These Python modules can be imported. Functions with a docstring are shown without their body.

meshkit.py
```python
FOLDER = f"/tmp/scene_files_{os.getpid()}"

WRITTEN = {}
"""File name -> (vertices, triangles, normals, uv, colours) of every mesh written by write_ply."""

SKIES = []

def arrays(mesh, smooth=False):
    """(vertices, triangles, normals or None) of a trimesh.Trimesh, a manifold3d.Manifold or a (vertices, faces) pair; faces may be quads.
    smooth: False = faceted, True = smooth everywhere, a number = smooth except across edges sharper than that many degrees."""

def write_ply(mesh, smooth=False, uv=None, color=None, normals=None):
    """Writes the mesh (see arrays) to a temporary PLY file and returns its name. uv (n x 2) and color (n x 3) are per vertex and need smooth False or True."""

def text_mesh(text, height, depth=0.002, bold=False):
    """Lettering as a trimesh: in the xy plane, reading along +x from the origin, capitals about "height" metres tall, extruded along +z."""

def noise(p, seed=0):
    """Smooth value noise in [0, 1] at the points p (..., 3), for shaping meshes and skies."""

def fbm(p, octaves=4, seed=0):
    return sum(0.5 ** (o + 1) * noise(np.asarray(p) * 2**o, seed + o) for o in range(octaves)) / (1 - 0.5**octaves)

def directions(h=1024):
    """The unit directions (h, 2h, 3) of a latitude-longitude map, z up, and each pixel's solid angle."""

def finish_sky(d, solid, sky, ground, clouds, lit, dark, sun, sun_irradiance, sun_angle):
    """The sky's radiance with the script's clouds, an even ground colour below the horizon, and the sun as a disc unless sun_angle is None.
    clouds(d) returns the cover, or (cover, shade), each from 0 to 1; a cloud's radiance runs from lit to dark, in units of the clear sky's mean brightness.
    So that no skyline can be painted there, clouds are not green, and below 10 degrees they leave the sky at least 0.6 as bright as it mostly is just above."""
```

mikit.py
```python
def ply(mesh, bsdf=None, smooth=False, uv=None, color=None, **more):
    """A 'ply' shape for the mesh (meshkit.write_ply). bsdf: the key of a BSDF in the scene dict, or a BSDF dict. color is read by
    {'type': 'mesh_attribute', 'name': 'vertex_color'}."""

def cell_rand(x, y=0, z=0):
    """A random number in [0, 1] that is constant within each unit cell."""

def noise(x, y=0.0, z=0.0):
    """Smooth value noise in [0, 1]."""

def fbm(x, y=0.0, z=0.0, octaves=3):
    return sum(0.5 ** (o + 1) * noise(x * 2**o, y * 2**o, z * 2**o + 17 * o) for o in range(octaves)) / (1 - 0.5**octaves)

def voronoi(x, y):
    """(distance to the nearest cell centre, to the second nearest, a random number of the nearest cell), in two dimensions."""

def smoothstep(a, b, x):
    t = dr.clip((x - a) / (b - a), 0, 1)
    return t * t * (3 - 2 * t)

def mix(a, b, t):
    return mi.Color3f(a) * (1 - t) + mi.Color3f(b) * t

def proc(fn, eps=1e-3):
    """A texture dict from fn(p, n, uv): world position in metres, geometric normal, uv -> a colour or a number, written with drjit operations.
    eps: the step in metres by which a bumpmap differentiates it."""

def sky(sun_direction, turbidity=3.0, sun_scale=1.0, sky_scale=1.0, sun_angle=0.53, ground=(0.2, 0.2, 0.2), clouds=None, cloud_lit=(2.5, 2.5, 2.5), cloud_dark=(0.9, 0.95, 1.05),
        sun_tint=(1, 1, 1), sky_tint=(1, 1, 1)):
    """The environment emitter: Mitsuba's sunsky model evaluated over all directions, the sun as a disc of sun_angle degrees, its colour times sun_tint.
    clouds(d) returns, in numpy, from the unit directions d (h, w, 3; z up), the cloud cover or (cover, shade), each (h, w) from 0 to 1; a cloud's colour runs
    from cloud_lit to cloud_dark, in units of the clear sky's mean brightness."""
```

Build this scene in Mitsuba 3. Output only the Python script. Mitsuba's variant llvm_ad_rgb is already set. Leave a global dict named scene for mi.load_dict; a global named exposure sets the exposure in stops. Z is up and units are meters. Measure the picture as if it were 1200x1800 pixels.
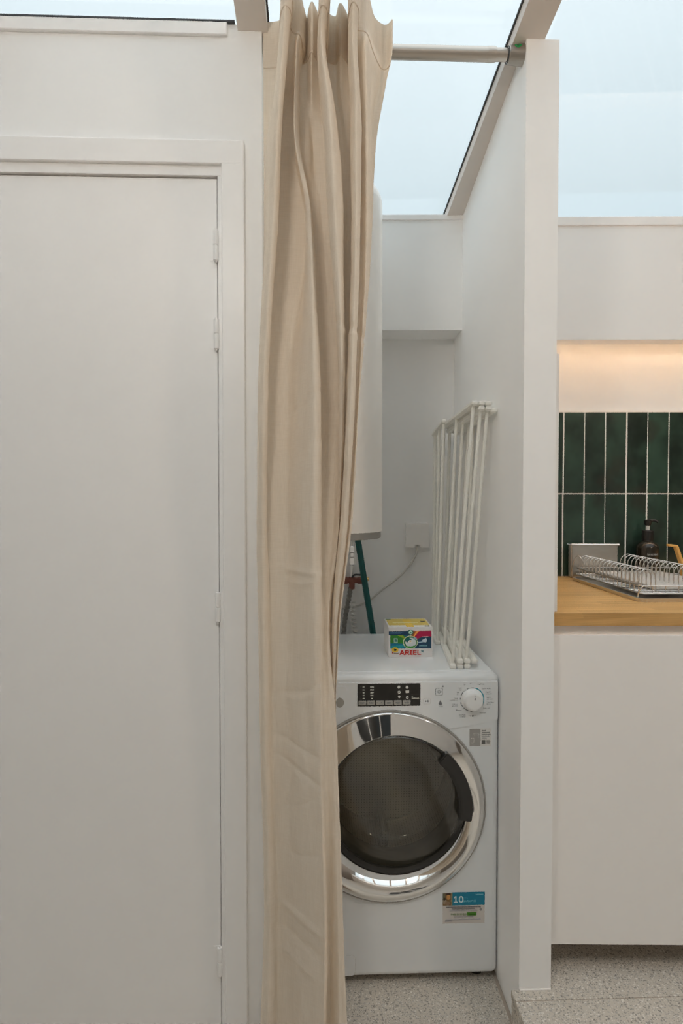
import math
import numpy as np
import trimesh
import drjit as dr
import mitsuba as mi
import mikit
import meshkit
import manifold3d as m3
from scipy.interpolate import PchipInterpolator
from scipy.ndimage import gaussian_filter1d
from shapely.geometry import Polygon, Point
from shapely import affinity

T = mi.ScalarTransform4f
scene, labels = {}, {}
rng = np.random.default_rng(7)

# ------------------------------------------------------------------ camera, sky, exposure
exposure = 0.0
EYE = np.array([0.0, 0.0, 1.381])
YAW, PITCH = math.atan(40 / 1100), math.atan(30 / 1100)
VIEW = np.array([math.sin(YAW) * math.cos(PITCH), math.cos(YAW) * math.cos(PITCH), -math.sin(PITCH)])
scene['camera'] = {'type': 'perspective', 'fov_axis': 'x', 'fov': math.degrees(2 * math.atan(600 / 1100)),
                   'near_clip': 0.02, 'far_clip': 200.0,
                   'to_world': T().look_at(origin=EYE.tolist(), target=(EYE + VIEW).tolist(), up=[0, 0, 1])}


def overcast(d):
    # one even cloud layer, brighter towards the zenith as overcast skies are
    up = np.clip(d[..., 2], 0, 1)
    return np.ones(d.shape[:2]), 1 - up


scene['sky'] = mikit.sky([0.3, -0.5, 0.8], turbidity=4.0, sun_scale=0.0, sky_scale=4.95, ground=(0.3, 0.3, 0.3), clouds=overcast,
                         cloud_lit=(2.42, 2.60, 2.66), cloud_dark=(0.43, 0.68, 0.79))

# ------------------------------------------------------------------ helpers


def put(key, mesh, bsdf, smooth=False, label=None, cat=None, group=None, kind=None, **kw):
    k, n = key, 0
    while k in scene:
        n += 1
        k = f'{key}_{n:03d}'
    scene[k] = mikit.ply(mesh, bsdf, smooth=smooth, **kw)
    tag(k, label, cat, group, kind)
    return k


def tag(k, label=None, cat=None, group=None, kind=None):
    d = {n: v for n, v in (('label', label), ('category', cat), ('group', group), ('kind', kind)) if v}
    if d:
        labels[k] = d


def cat_(*ms):
    return trimesh.util.concatenate([m for m in ms])


def box(x0, x1, y0, y1, z0, z1, c=0.0):
    if c <= 0:
        m = trimesh.creation.box((x1 - x0, y1 - y0, z1 - z0))
        m.apply_translation(((x0 + x1) / 2, (y0 + y1) / 2, (z0 + z1) / 2))
        return m
    pts = []
    for sx, sy, sz in np.ndindex(2, 2, 2):
        p = np.array([(x0, x1)[sx], (y0, y1)[sy], (z0, z1)[sz]])
        s = np.array([1 - 2 * sx, 1 - 2 * sy, 1 - 2 * sz]) * c
        for k in range(3):
            q = p + s
            q[k] = p[k]
            pts.append(q)
    return trimesh.convex.convex_hull(np.array(pts))


def ballbox(x0, x1, y0, y1, z0, z1, r, sub=24):
    s = m3.Manifold.sphere(r, sub)
    return m3.Manifold.batch_hull([s.translate((x, y, z)) for x in (x0 + r, x1 - r) for y in (y0 + r, y1 - r) for z in (z0 + r, z1 - r)])


def tm(man):
    g = man.to_mesh()
    return trimesh.Trimesh(np.array(g.vert_properties[:, :3], float), np.array(g.tri_verts), process=True)


def man(mesh):
    return m3.Manifold(m3.Mesh(np.asarray(mesh.vertices, np.float32), np.asarray(mesh.faces, np.uint32)))


def lathe(profile, axis='z', at=(0, 0, 0), n=48, close=True):
    """profile: (r, h) pairs; revolved about the axis through at."""
    p = np.asarray(profile, float)
    a = np.arange(n) * 2 * np.pi / n
    v = np.stack([p[:, None, 0] * np.cos(a), p[:, None, 0] * np.sin(a), np.repeat(p[:, 1:2], n, 1)], -1).reshape(-1, 3)
    f = []
    for i in range(len(p) - 1):
        j = np.arange(n)
        k = (j + 1) % n
        f += [np.stack([i * n + j, i * n + k, (i + 1) * n + k], 1), np.stack([i * n + j, (i + 1) * n + k, (i + 1) * n + j], 1)]
    m = trimesh.Trimesh(v, np.vstack(f), process=False)
    m.merge_vertices()
    m.update_faces(m.nondegenerate_faces())
    if axis == 'y':      # h runs along -y (towards the viewer)
        m.vertices = m.vertices @ np.array([[1, 0, 0], [0, 0, 1], [0, -1, 0]])
    elif axis == 'x':
        m.vertices = m.vertices @ np.array([[0, 1, 0], [0, 0, 1], [1, 0, 0]])
    m.apply_translation(at)
    return m


def tube(points, r, sides=8, caps=True):
    p = np.asarray(points, float)
    t = np.gradient(p, axis=0)
    t /= np.linalg.norm(t, axis=1, keepdims=True) + 1e-12
    ref = np.array([0, 0, 1.0]) if abs(t[0, 2]) < 0.9 else np.array([1.0, 0, 0])
    fr = []
    u = np.cross(t[0], ref)
    u /= np.linalg.norm(u)
    for k in range(len(p)):
        u = u - t[k] * (u @ t[k])
        u /= np.linalg.norm(u) + 1e-12
        fr.append((u.copy(), np.cross(t[k], u)))
    a = np.arange(sides) * 2 * np.pi / sides
    rr = np.broadcast_to(r, (len(p),))
    v = np.vstack([p[k] + rr[k] * (np.cos(a)[:, None] * fr[k][0] + np.sin(a)[:, None] * fr[k][1]) for k in range(len(p))])
    f = []
    j = np.arange(sides)
    k = (j + 1) % sides
    for i in range(len(p) - 1):
        f += [np.stack([i * sides + j, i * sides + k, (i + 1) * sides + k], 1), np.stack([i * sides + j, (i + 1) * sides + k, (i + 1) * sides + j], 1)]
    if caps:
        v = np.vstack([v, p[:1], p[-1:]])
        c0, c1 = len(v) - 2, len(v) - 1
        f += [np.stack([k, j, j * 0 + c0], 1), np.stack([(len(p) - 1) * sides + j, (len(p) - 1) * sides + k, j * 0 + c1], 1)]
    return trimesh.Trimesh(v, np.vstack(f), process=False)


def spline(points, n=40):
    p = np.asarray(points, float)
    s = np.r_[0, np.cumsum(np.linalg.norm(np.diff(p, axis=0), axis=1))]
    return PchipInterpolator(s, p)(np.linspace(0, s[-1], n))


def xz(poly, y, depth):
    """A shapely polygon drawn in x and z as a slab whose front face lies at y (towards -y) and whose back lies depth behind."""
    m = trimesh.creation.extrude_polygon(poly, depth, engine='earcut')
    v = m.vertices
    m.vertices = np.stack([v[:, 0], y + depth - v[:, 2], v[:, 1]], 1)
    return m


def rect(x0, z0, x1, z1, r=0.0):
    p = Polygon([(x0, z0), (x1, z0), (x1, z1), (x0, z1)])
    return p.buffer(-r).buffer(r, quad_segs=4) if r else p


def words(text, h, x, z, y, depth=0.0004, bold=False, align='l'):
    m = meshkit.text_mesh(text, h, depth, bold)
    w = m.bounds[1, 0] - m.bounds[0, 0]
    dx = x - m.bounds[0, 0] - {'l': 0, 'c': w / 2, 'r': w}[align]
    v = m.vertices
    m.vertices = np.stack([v[:, 0] + dx, y - v[:, 2], v[:, 1] + z], 1)
    return m


def painted(pieces, y0, step=0.00012):
    """Flat print: (polygon in x and z, colour) pieces, the later ones on top, as one mesh with a colour per vertex."""
    ms, cs = [], []
    for i, (poly, col) in enumerate(pieces):
        m = poly if isinstance(poly, trimesh.Trimesh) else None
        if m is None:
            for g in getattr(poly, 'geoms', [poly]):
                if g.is_empty or g.area <= 0:
                    continue
                m = xz(g, y0 - step * (i + 1), step * (i + 1))
                ms.append(m)
                cs.append(np.tile(col, (len(m.vertices), 1)))
        else:
            ms.append(m)
            cs.append(np.tile(col, (len(m.vertices), 1)))
    return cat_(*ms), np.vstack(cs)


def lin(r, g, b):
    c = np.array([r, g, b]) / 255.0
    return tuple(float(x) for x in np.where(c <= 0.04045, c / 12.92, ((c + 0.055) / 1.055) ** 2.4))


PIV, TH = np.array([0.55, 2.218]), math.radians(2.6)


def K(mesh):
    """The back wall and all that stands along it are turned a little against the front wall: turn a mesh about the partition's far end."""
    v = np.array(mesh.vertices)
    d = v[:, :2] - PIV
    c, s = math.cos(TH), math.sin(TH)
    mesh.vertices = np.stack([PIV[0] + c * d[:, 0] + s * d[:, 1], PIV[1] - s * d[:, 0] + c * d[:, 1], v[:, 2]], 1)
    return mesh


def rgb(c):
    return {'type': 'rgb', 'value': [float(x) for x in c]}


def mat(name, col, rough=0.5, spec=0.5, two=True, **kw):
    b = {'type': 'principled', 'base_color': rgb(col) if not isinstance(col, dict) else col, 'roughness': rough, 'specular': spec, **kw}
    scene[name] = {'type': 'twosided', 'bsdf': b} if two else b


# ------------------------------------------------------------------ materials
def paint(base):
    def fn(p, n, uv):
        t = mikit.fbm(p.x * 3 + 5, p.y * 3, p.z * 3, 3)
        return mikit.mix([c * 0.97 for c in base], [min(1, c * 1.02) for c in base], t)
    return mikit.proc(fn)


def roller(p, n, uv):
    return mikit.noise(p.x * 420, p.y * 420, p.z * 420) * 0.6 + mikit.noise(p.x * 30, p.y * 30, p.z * 30) * 1.5


ROLLER = mikit.proc(roller, eps=5e-4)
scene['wall_paint'] = {'type': 'twosided', 'bsdf': {'type': 'bumpmap', 'arbitrary': ROLLER, 'scale': 0.00012,
                       'bsdf': {'type': 'principled', 'base_color': paint((0.87, 0.866, 0.857)), 'roughness': 0.65, 'specular': 0.25}}}
mat('wood_paint', paint((0.86, 0.845, 0.83)), 0.38, 0.4)
mat('white_lacquer', (0.86, 0.84, 0.82), 0.4, 0.4)
mat('rack_white', (0.80, 0.79, 0.74), 0.4, 0.4)
mat('gasket', (0.05, 0.055, 0.06), 0.7)
mat('enamel', (0.77, 0.795, 0.81), 0.25, 0.5, clearcoat=0.3, clearcoat_gloss=0.9)
mat('white_plastic', (0.84, 0.85, 0.85), 0.35, 0.5)
mat('socket_plastic', (0.82, 0.80, 0.78), 0.4, 0.4)
mat('black_plastic', (0.022, 0.021, 0.02), 0.3, 0.5)
mat('display_black', (0.016, 0.015, 0.013), 0.12, 0.5)
mat('grey_print', (0.17, 0.18, 0.19), 0.6)
mat('pale_print', (0.62, 0.62, 0.60), 0.5)
mat('key_grey', (0.36, 0.355, 0.33), 0.45)
mat('dark_gap', (0.03, 0.03, 0.03), 0.9, 0.1)
mat('teal_print', lin(40, 140, 160), 0.5)
mat('teal_pole', lin(16, 84, 82), 0.32, 0.5)
mat('brass', (0.75, 0.52, 0.22), 0.3, metallic=1.0)
mat('copper_red', (0.24, 0.075, 0.05), 0.4, 0.5)
mat('hose_grey', (0.20, 0.19, 0.17), 0.6)
mat('hose_pale', (0.62, 0.60, 0.56), 0.5)
mat('chrome', (0.90, 0.89, 0.87), 0.03, metallic=1.0)
mat('steel', (0.66, 0.64, 0.60), 0.22, metallic=1.0)
mat('wire_steel', (0.78, 0.77, 0.75), 0.2, metallic=1.0)
mat('satin_nickel', (0.62, 0.56, 0.50), 0.3, metallic=1.0)
mat('nickel_dark', (0.44, 0.40, 0.355), 0.34, metallic=1.0)
mat('grey_ring', (0.40, 0.39, 0.37), 0.3, metallic=0.7)
mat('heater_white', (0.86, 0.83, 0.79), 0.22, 0.5)
mat('grout', (0.85, 0.82, 0.78), 0.8, 0.2)
mat('grout_floor', (0.44, 0.38, 0.32), 0.85, 0.2)
mat('print_paper', {'type': 'mesh_attribute', 'name': 'vertex_color'}, 0.35, 0.5)
mat('carton', (0.80, 0.79, 0.77), 0.5, 0.4)
mat('green_sticker', lin(20, 140, 70), 0.4)
mat('bamboo', lin(222, 170, 96), 0.5, 0.35)
mat('bottle_brown', (0.02, 0.016, 0.010), 0.08, 0.6)
mat('pump_black', (0.012, 0.012, 0.012), 0.3)
mat('grey_drainer', (0.50, 0.48, 0.45), 0.5)
mat('mullion', (0.66, 0.60, 0.55), 0.45, 0.4)
mat('taupe_paint', (0.24, 0.21, 0.185), 0.7, 0.2)
mat('ceiling_white', (0.85, 0.84, 0.82), 0.8, 0.1)
scene['clear_glass'] = {'type': 'thindielectric', 'int_ior': 1.5, 'specular_transmittance': rgb((0.97, 0.99, 1.0))}
scene['smoked_glass'] = {'type': 'thindielectric', 'int_ior': 1.52, 'specular_transmittance': rgb((0.52, 0.51, 0.455))}
scene['bowl_glass'] = {'type': 'thindielectric', 'int_ior': 1.5, 'specular_transmittance': rgb((0.86, 0.85, 0.81))}


def terrazzo(p, n, uv):
    base = mikit.mix((0.50, 0.455, 0.395), (0.58, 0.53, 0.465), mikit.fbm(p.x * 9, p.y * 9, p.z * 9, 3))
    for s, keep, size in ((150.0, 0.55, 0.34), (95.0, 0.38, 0.30), (260.0, 0.45, 0.36)):
        q = p.x + p.z * 0.37
        d1, d2, w = mikit.voronoi(q * s + 13, p.y * s)
        chip = mikit.smoothstep(size, size - 0.1, d1) * dr.select(w < keep, 1.0, 0.0)
        tone = dr.select(w < keep * 0.42, 0.16, dr.select(w < keep * 0.75, 0.36, 0.78))
        base = mikit.mix(base, mi.Color3f(tone, tone * 0.96, tone * 0.90), chip * 0.6)
    return base


mat('terrazzo', mikit.proc(terrazzo), 0.5, 0.35)


def oak(p, n, uv):
    x, y = p.x + p.z * 0.3, p.y + p.z
    stave = dr.floor(y / 0.045)
    r = mikit.cell_rand(stave, dr.floor(x / 0.6 + mikit.cell_rand(stave) * 5))
    g = mikit.fbm(x * 5 + r * 20, y * 110 + mikit.noise(x * 4, y * 8) * 3, r * 9, 4)
    fine = mikit.noise(x * 18, y * 520, 3.0)
    c = mikit.mix(lin(184, 138, 80), lin(212, 170, 112), g)
    c = c * (0.92 + 0.14 * r)
    return c * (0.9 + 0.16 * fine)


mat('oak', mikit.proc(oak), 0.42, 0.4)


def glaze(p, n, uv):
    i, j = dr.floor((p.x - 0.6) / 0.0783), dr.floor((p.z - 1.3855) / 0.306)
    r = mikit.cell_rand(i, j, 4)
    cloud = mikit.fbm(p.x * 14 + r * 30, p.z * 11, r * 10, 4)
    c = mikit.mix((0.014, 0.024, 0.019), (0.040, 0.082, 0.060), mikit.smoothstep(0.25, 0.8, cloud * 0.75 + r * 0.3))
    return mikit.mix(c, (0.034, 0.034, 0.026), mikit.smoothstep(0.58, 0.75, mikit.fbm(p.x * 9 + 40, p.z * 8, r * 5, 3)) * 0.6)


def glaze_bump(p, n, uv):
    return mikit.fbm(p.x * 22, p.z * 14, p.y * 3, 2)


scene['green_glaze'] = {'type': 'twosided', 'bsdf': {'type': 'bumpmap', 'arbitrary': mikit.proc(glaze_bump, eps=2e-3), 'scale': 0.0012,
                        'bsdf': {'type': 'principled', 'base_color': mikit.proc(glaze), 'roughness': 0.13, 'specular': 0.5}}}


def linen(p, n, uv):
    a = mikit.noise(p.z * 900, p.x * 55, p.y * 55)
    b = mikit.noise(p.z * 40, p.x * 700, p.y * 700)
    slub = mikit.fbm(p.x * 60, p.y * 60, p.z * 5, 3)
    return mikit.mix((0.71, 0.615, 0.505), (0.85, 0.76, 0.65), 0.3 * a + 0.3 * b + 0.4 * slub)


def weave(p, n, uv):
    return mikit.noise(p.z * 1100, p.x * 90, p.y * 90) + mikit.noise(p.z * 90, p.x * 900, p.y * 900)


scene['linen'] = {'type': 'principledthin', 'base_color': mikit.proc(linen), 'roughness': 0.85, 'spec_trans': 0.0, 'diff_trans': 0.36, 'eta': 1.3, 'spec_tint': 0.0}
scene['linen_heading'] = {'type': 'principledthin', 'base_color': scene['linen']['base_color'], 'roughness': 0.85, 'spec_trans': 0.0, 'diff_trans': 0.25, 'eta': 1.3}

# ------------------------------------------------------------------ the setting


def roof_z(y):
    return 2.4995 - 0.1977 * (y - 1.5332)


GL = 0.036                      # the panes lie this far above the undersides of the bars
LX, PX0, PX1, FY = -0.136, 0.509, 0.591, 1.545


def yz_prism(poly, x0, x1):
    """A polygon in y and z, extruded from x0 to x1."""
    m = trimesh.creation.extrude_polygon(Polygon(poly), x1 - x0, engine='earcut')
    v = m.vertices
    m.vertices = np.stack([v[:, 2] + x0, v[:, 0], v[:, 1]], 1)
    return m


# front wall on the left, with its door opening
DX1, DX0, DZ = -0.2395, -1.08, 2.1530
wl = cat_(box(DX1, LX, FY, FY + 0.1, 0, 2.512), box(-2.6, DX0, FY, FY + 0.1, 0, 2.512), box(DX0, DX1, FY, FY + 0.1, DZ, 2.512))
put('wall_left', wl, 'wall_paint', kind='structure')
put('wall_left__alcove_side', box(LX - 0.06, LX, FY + 0.1, 2.30, 0, 2.40), 'wall_paint')
put('trim_1', box(-2.6, -0.2177, FY - 0.010, FY, 2.4805, 2.512, 0.002), 'wood_paint', kind='structure')
put('trim_1__gasket', box(-2.6, -0.20, FY - 0.0095, FY + 0.02, 2.5122, 2.5160), 'gasket', label='dark sealing strip under the glass')
# door and frame
put('door_1', box(DX0 + 0.004, DX1 - 0.0065, FY + 0.004, FY + 0.044, 0.008, DZ - 0.0055, 0.0015), 'wood_paint', kind='structure')
put('door_1__casing', cat_(box(-0.233, -0.178, FY - 0.014, FY, 0, 2.2311, 0.002), box(DX0 - 0.06, DX0 - 0.007, FY - 0.014, FY, 0, 2.2311, 0.002),
                           box(DX0 - 0.06, -0.178, FY - 0.0142, FY, 2.1745, 2.2311, 0.002)), 'wood_paint', label='white painted door casing')
put('door_1__jamb', cat_(box(DX1 - 0.004, -0.2325, FY - 0.002, FY + 0.09, 0, DZ), box(DX0 - 0.01, DX0 + 0.002, FY - 0.002, FY + 0.09, 0, DZ),
                         box(DX0 - 0.01, -0.2325, FY - 0.004, FY + 0.09, DZ - 0.002, 2.1750),
                         box(DX1 - 0.03, DX1 - 0.003, FY + 0.046, FY + 0.09, 0, DZ), box(DX0, DX0 + 0.03, FY + 0.046, FY + 0.09, 0, DZ), box(DX0, DX1, FY + 0.046, FY + 0.09, DZ - 0.03, DZ - 0.001)), 'wood_paint')
for zc in (1.9845, 1.772, 1.1057, 0.2177):
    h = lathe([(0.0, -0.041), (0.003, -0.040), (0.0035, -0.037), (0.0062, -0.036), (0.0067, -0.034), (0.0067, -0.0015), (0.0046, -0.0008), (0.0046, 0.0008), (0.0067, 0.0015),
               (0.0067, 0.034), (0.0060, 0.036), (0.0030, 0.037), (0.0030, 0.040), (0, 0.041)], at=(-0.2478, FY - 0.0045, zc), n=20)
    put('door_1__hinge', cat_(h, box(-0.264, -0.2478, FY + 0.0026, FY + 0.0046, zc - 0.034, zc + 0.034)), 'wood_paint', smooth=35)

# partition between the alcove and the kitchen
part_poly = [(FY, 0), (2.40, 0), (2.40, roof_z(2.40)), (FY, roof_z(FY))]
put('wall_partition', cat_(yz_prism(part_poly, PX0, PX1)), 'wall_paint', kind='structure')
put('wall_partition__sealant', tube([(PX0 + 0.002, FY - 0.001, 0.119), (PX1, FY - 0.001, 0.119)], 0.0022, 6), 'grout', label='thin bead along the foot')

# back wall: a shallow niche below a boxed beam
put('wall_back', K(box(-0.4, 3.2, 2.345, 2.47, 0, 2.34)), 'wall_paint', kind='structure')
put('wall_back__beam', K(box(-0.4, 0.55, 2.218, 2.346, 1.9655, 2.3520)), 'wall_paint')
put('wall_back__beam', K(cat_(box(0.55, 3.2, 2.218, 2.346, 1.9450, 2.3520), box(0.55, 3.2, 2.218, 2.226, 1.931, 1.946))), 'wall_paint')
put('trim_2', K(box(-0.3, 0.515, 2.211, 2.219, 2.3505, 2.3690, 0.0015)), 'wood_paint', kind='structure')
put('trim_3', K(box(0.585, 3.2, 2.211, 2.219, 2.3285, 2.3590, 0.0015)), 'wood_paint', kind='structure')
put('trim_3__wall_plate', K(box(-0.4, 3.2, 2.2192, 2.40, 2.34, 2.357)), 'wood_paint')

# floors
put('floor', box(-2.7, 3.3, -2.8, 2.5, -0.12, -0.0025), 'grout_floor', kind='structure')
for i in range(-5, 1):
    for j in range(-5, 4):
        x0, y0 = -0.104 + 0.602 * i, 0.62 + 0.602 * j
        x1, y1 = x0 + 0.6, min(y0 + 0.6, 2.48)
        x0 = max(x0, -2.65)
        if i == 0:
            x1 = 0.508 if y0 > 1.3 else 0.50
        if y1 - y0 > 0.05 and x1 > x0:
            put('floor__tile', box(x0, x1, y0, y1, -0.02, 0.0, 0.001), 'terrazzo')
SX = 0.489
put('step', cat_(box(SX + 0.003, 3.2, -2.7, FY + 0.002, 0, 0.1155), box(PX1 - 0.002, 3.2, FY, 2.4, 0, 0.1155)), 'grout_floor', kind='structure')
m_edge = -0.0165                 # the step's tiles run a little askew


def step_tile(x0, x1, y0, y1):
    t = box(x0, x1, y0, y1, 0.098, 0.118, 0.0012)
    return t


for i in range(5):
    x0 = SX + 0.602 * i
    for j, (y0, y1) in enumerate(((1.513, 2.113), (2.116, 2.40), (0.91, 1.510), (0.307, 0.907), (-0.296, 0.304), (-0.899, -0.299), (-1.502, -0.902), (-2.105, -1.505))):
        if j < 2 and i == 0:
            t = tm(man(step_tile(x0, x0 + 0.6, y0, y1)) - man(box(-1, PX1 - 0.001, FY + 0.001, 3, -1, 1)))
        else:
            t = step_tile(x0, x0 + 0.6, y0, y1)
        put('step__tile', t, 'terrazzo')
for y0 in (0.91, 0.307, -0.296, -0.899, -1.502, -2.105):
    put('step__riser', box(SX + 0.0008, SX + 0.0035, y0, y0 + 0.6 if y0 < 0.9 else FY - 0.001, 0.0, 0.0985), 'terrazzo')

# glazed roof
BARS = [(-2.19, -2.12), (-1.51, -1.44), (-0.851, -0.780), (-0.1935, -0.1225), None, (1.40, 1.475), (2.15, 2.225)]
YB, YE = 2.75, -0.75


def bar(xa0, xb0, xa1, xb1, h=GL):
    """A roof bar from y=-1.7 (x from xa1 to xb1) up the slope from y=2.75 (xa0, xb0)."""
    c = []
    for y, a, b in ((YB, xa0, xb0), (YE, xa1, xb1)):
        for x in (a, b):
            for dz in (0, h - 0.001):
                c.append((x, y, roof_z(y) + dz))
    return trimesh.convex.convex_hull(np.array(c))


put('ceiling', box(-2.7, 3.3, -2.8, -0.75, 2.72, 2.80), 'ceiling_white', kind='structure')
put('ceiling__drop', box(-2.7, 3.3, -0.82, -0.75, 2.72, 3.20), 'ceiling_white')
edges = []
for b in BARS:
    if b is None:
        s = (0.4586 - 0.4942) / (2.2122 - 1.49)
        xs = [(0.4942 + s * (y - 1.49)) for y in (YB, YE)]
        ms = (xs[0], xs[0] + 0.075, 0.5700, 0.6450)
    else:
        ms = (b[0], b[1], b[0], b[1])
    edges.append(ms)
    put('ceiling__roof_bar', bar(*ms), 'mullion')
# a dark glazing seal shows beside the bar over the partition
e = edges[4]


def quad_sheet(xa0, xb0, xa1, xb1, lift, y0=YB, y1=YE):
    v = np.array([(xa0, y0, roof_z(y0) + lift), (xb0, y0, roof_z(y0) + lift), (xb1, y1, roof_z(y1) + lift), (xa1, y1, roof_z(y1) + lift)])
    return trimesh.Trimesh(v, [[0, 1, 2], [0, 2, 3]], process=False)


for k in range(len(edges)):
    e = edges[k]
    for side in (0, 1):
        a, b = (e[0] - 0.004, e[2] - 0.004) if side == 0 else (e[1] - 0.001, e[3] - 0.001)
        c = []
        for y, x in ((YB, a), (YE, b)):
            for dx, dz in ((0, GL - 0.006), (0.005, GL - 0.006), (0, GL - 0.001), (0.005, GL - 0.001)):
                c.append((x + dx, y, roof_z(y) + dz))
        put('ceiling__glazing_seal', trimesh.convex.convex_hull(np.array(c)), 'gasket')
xs = [(-2.7, -2.7)] + [((e[0] + e[1]) / 2, (e[2] + e[3]) / 2) for e in edges] + [(3.3, 3.3)]
for n, (l, r) in enumerate(zip(xs[:-1], xs[1:]), 1):
    put(f'window_{n}', quad_sheet(l[0], r[0], l[1], r[1], GL), 'clear_glass', kind='structure')

# the room behind the camera
put('wall_side_left', box(-2.72, -2.6, -2.8, 2.5, 0, 3.2), 'taupe_paint', kind='structure')
put('wall_side_right', box(3.2, 3.32, -2.8, 2.5, 0, 3.2), 'taupe_paint', kind='structure')
wr = tm(man(box(-2.7, 3.3, -2.8, -2.68, 0, 3.2)) - man(box(-0.55, 0.75, -3, -2.5, 0.9, 2.15)))
put('wall_rear', wr, 'wall_paint', kind='structure')
put('window_20', cat_(*[box(x - 0.018, x + 0.018, -2.72, -2.67, 0.9, 2.15) for x in (-0.53, -0.12, 0.31, 0.73)], *[box(-0.55, 0.75, -2.722, -2.672, z - 0.018, z + 0.018) for z in (0.92, 1.32, 1.73, 2.13)]),
    'white_lacquer', kind='structure')
put('window_20__pane', box(-0.55, 0.75, -2.712, -2.706, 0.9, 2.15), 'display_black')

# ------------------------------------------------------------------ lamps
for key, (x, y, z), r, L, lab in (('pendant_lamp', (-0.36, 0.16, 2.34), 0.11, (43.0, 40.0, 36.0), 'white globe lamp hanging from a roof bar above the camera'),
                                  ('pendant_lamp_001', (1.75, 0.40, 2.26), 0.10, (62.0, 50.0, 40.0), 'warm globe lamp hanging in front of the kitchen worktop')):
    scene[key + '__globe'] = {**mikit.ply(trimesh.creation.icosphere(4, r), 'white_plastic', smooth=True, to_world=T().translate([x, y, z])), 'emitter': {'type': 'area', 'radiance': rgb(L)}}
    put(key + '__cord', tube([(x, y, z + r - 0.005), (x, y, roof_z(y) + 0.03)], 0.004, 8), 'black_plastic')
    tag(key, lab, 'lamp')
led = K(box(0.60, 3.1, 2.2275, 2.2345, 1.9395, 1.9435))
scene['led_strip'] = {**mikit.ply(led, 'white_plastic'), 'emitter': {'type': 'area', 'radiance': rgb((17.0, 10.6, 6.0))}}
tag('led_strip', 'warm light strip tucked behind the lip of the kitchen beam', 'light strip')

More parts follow.
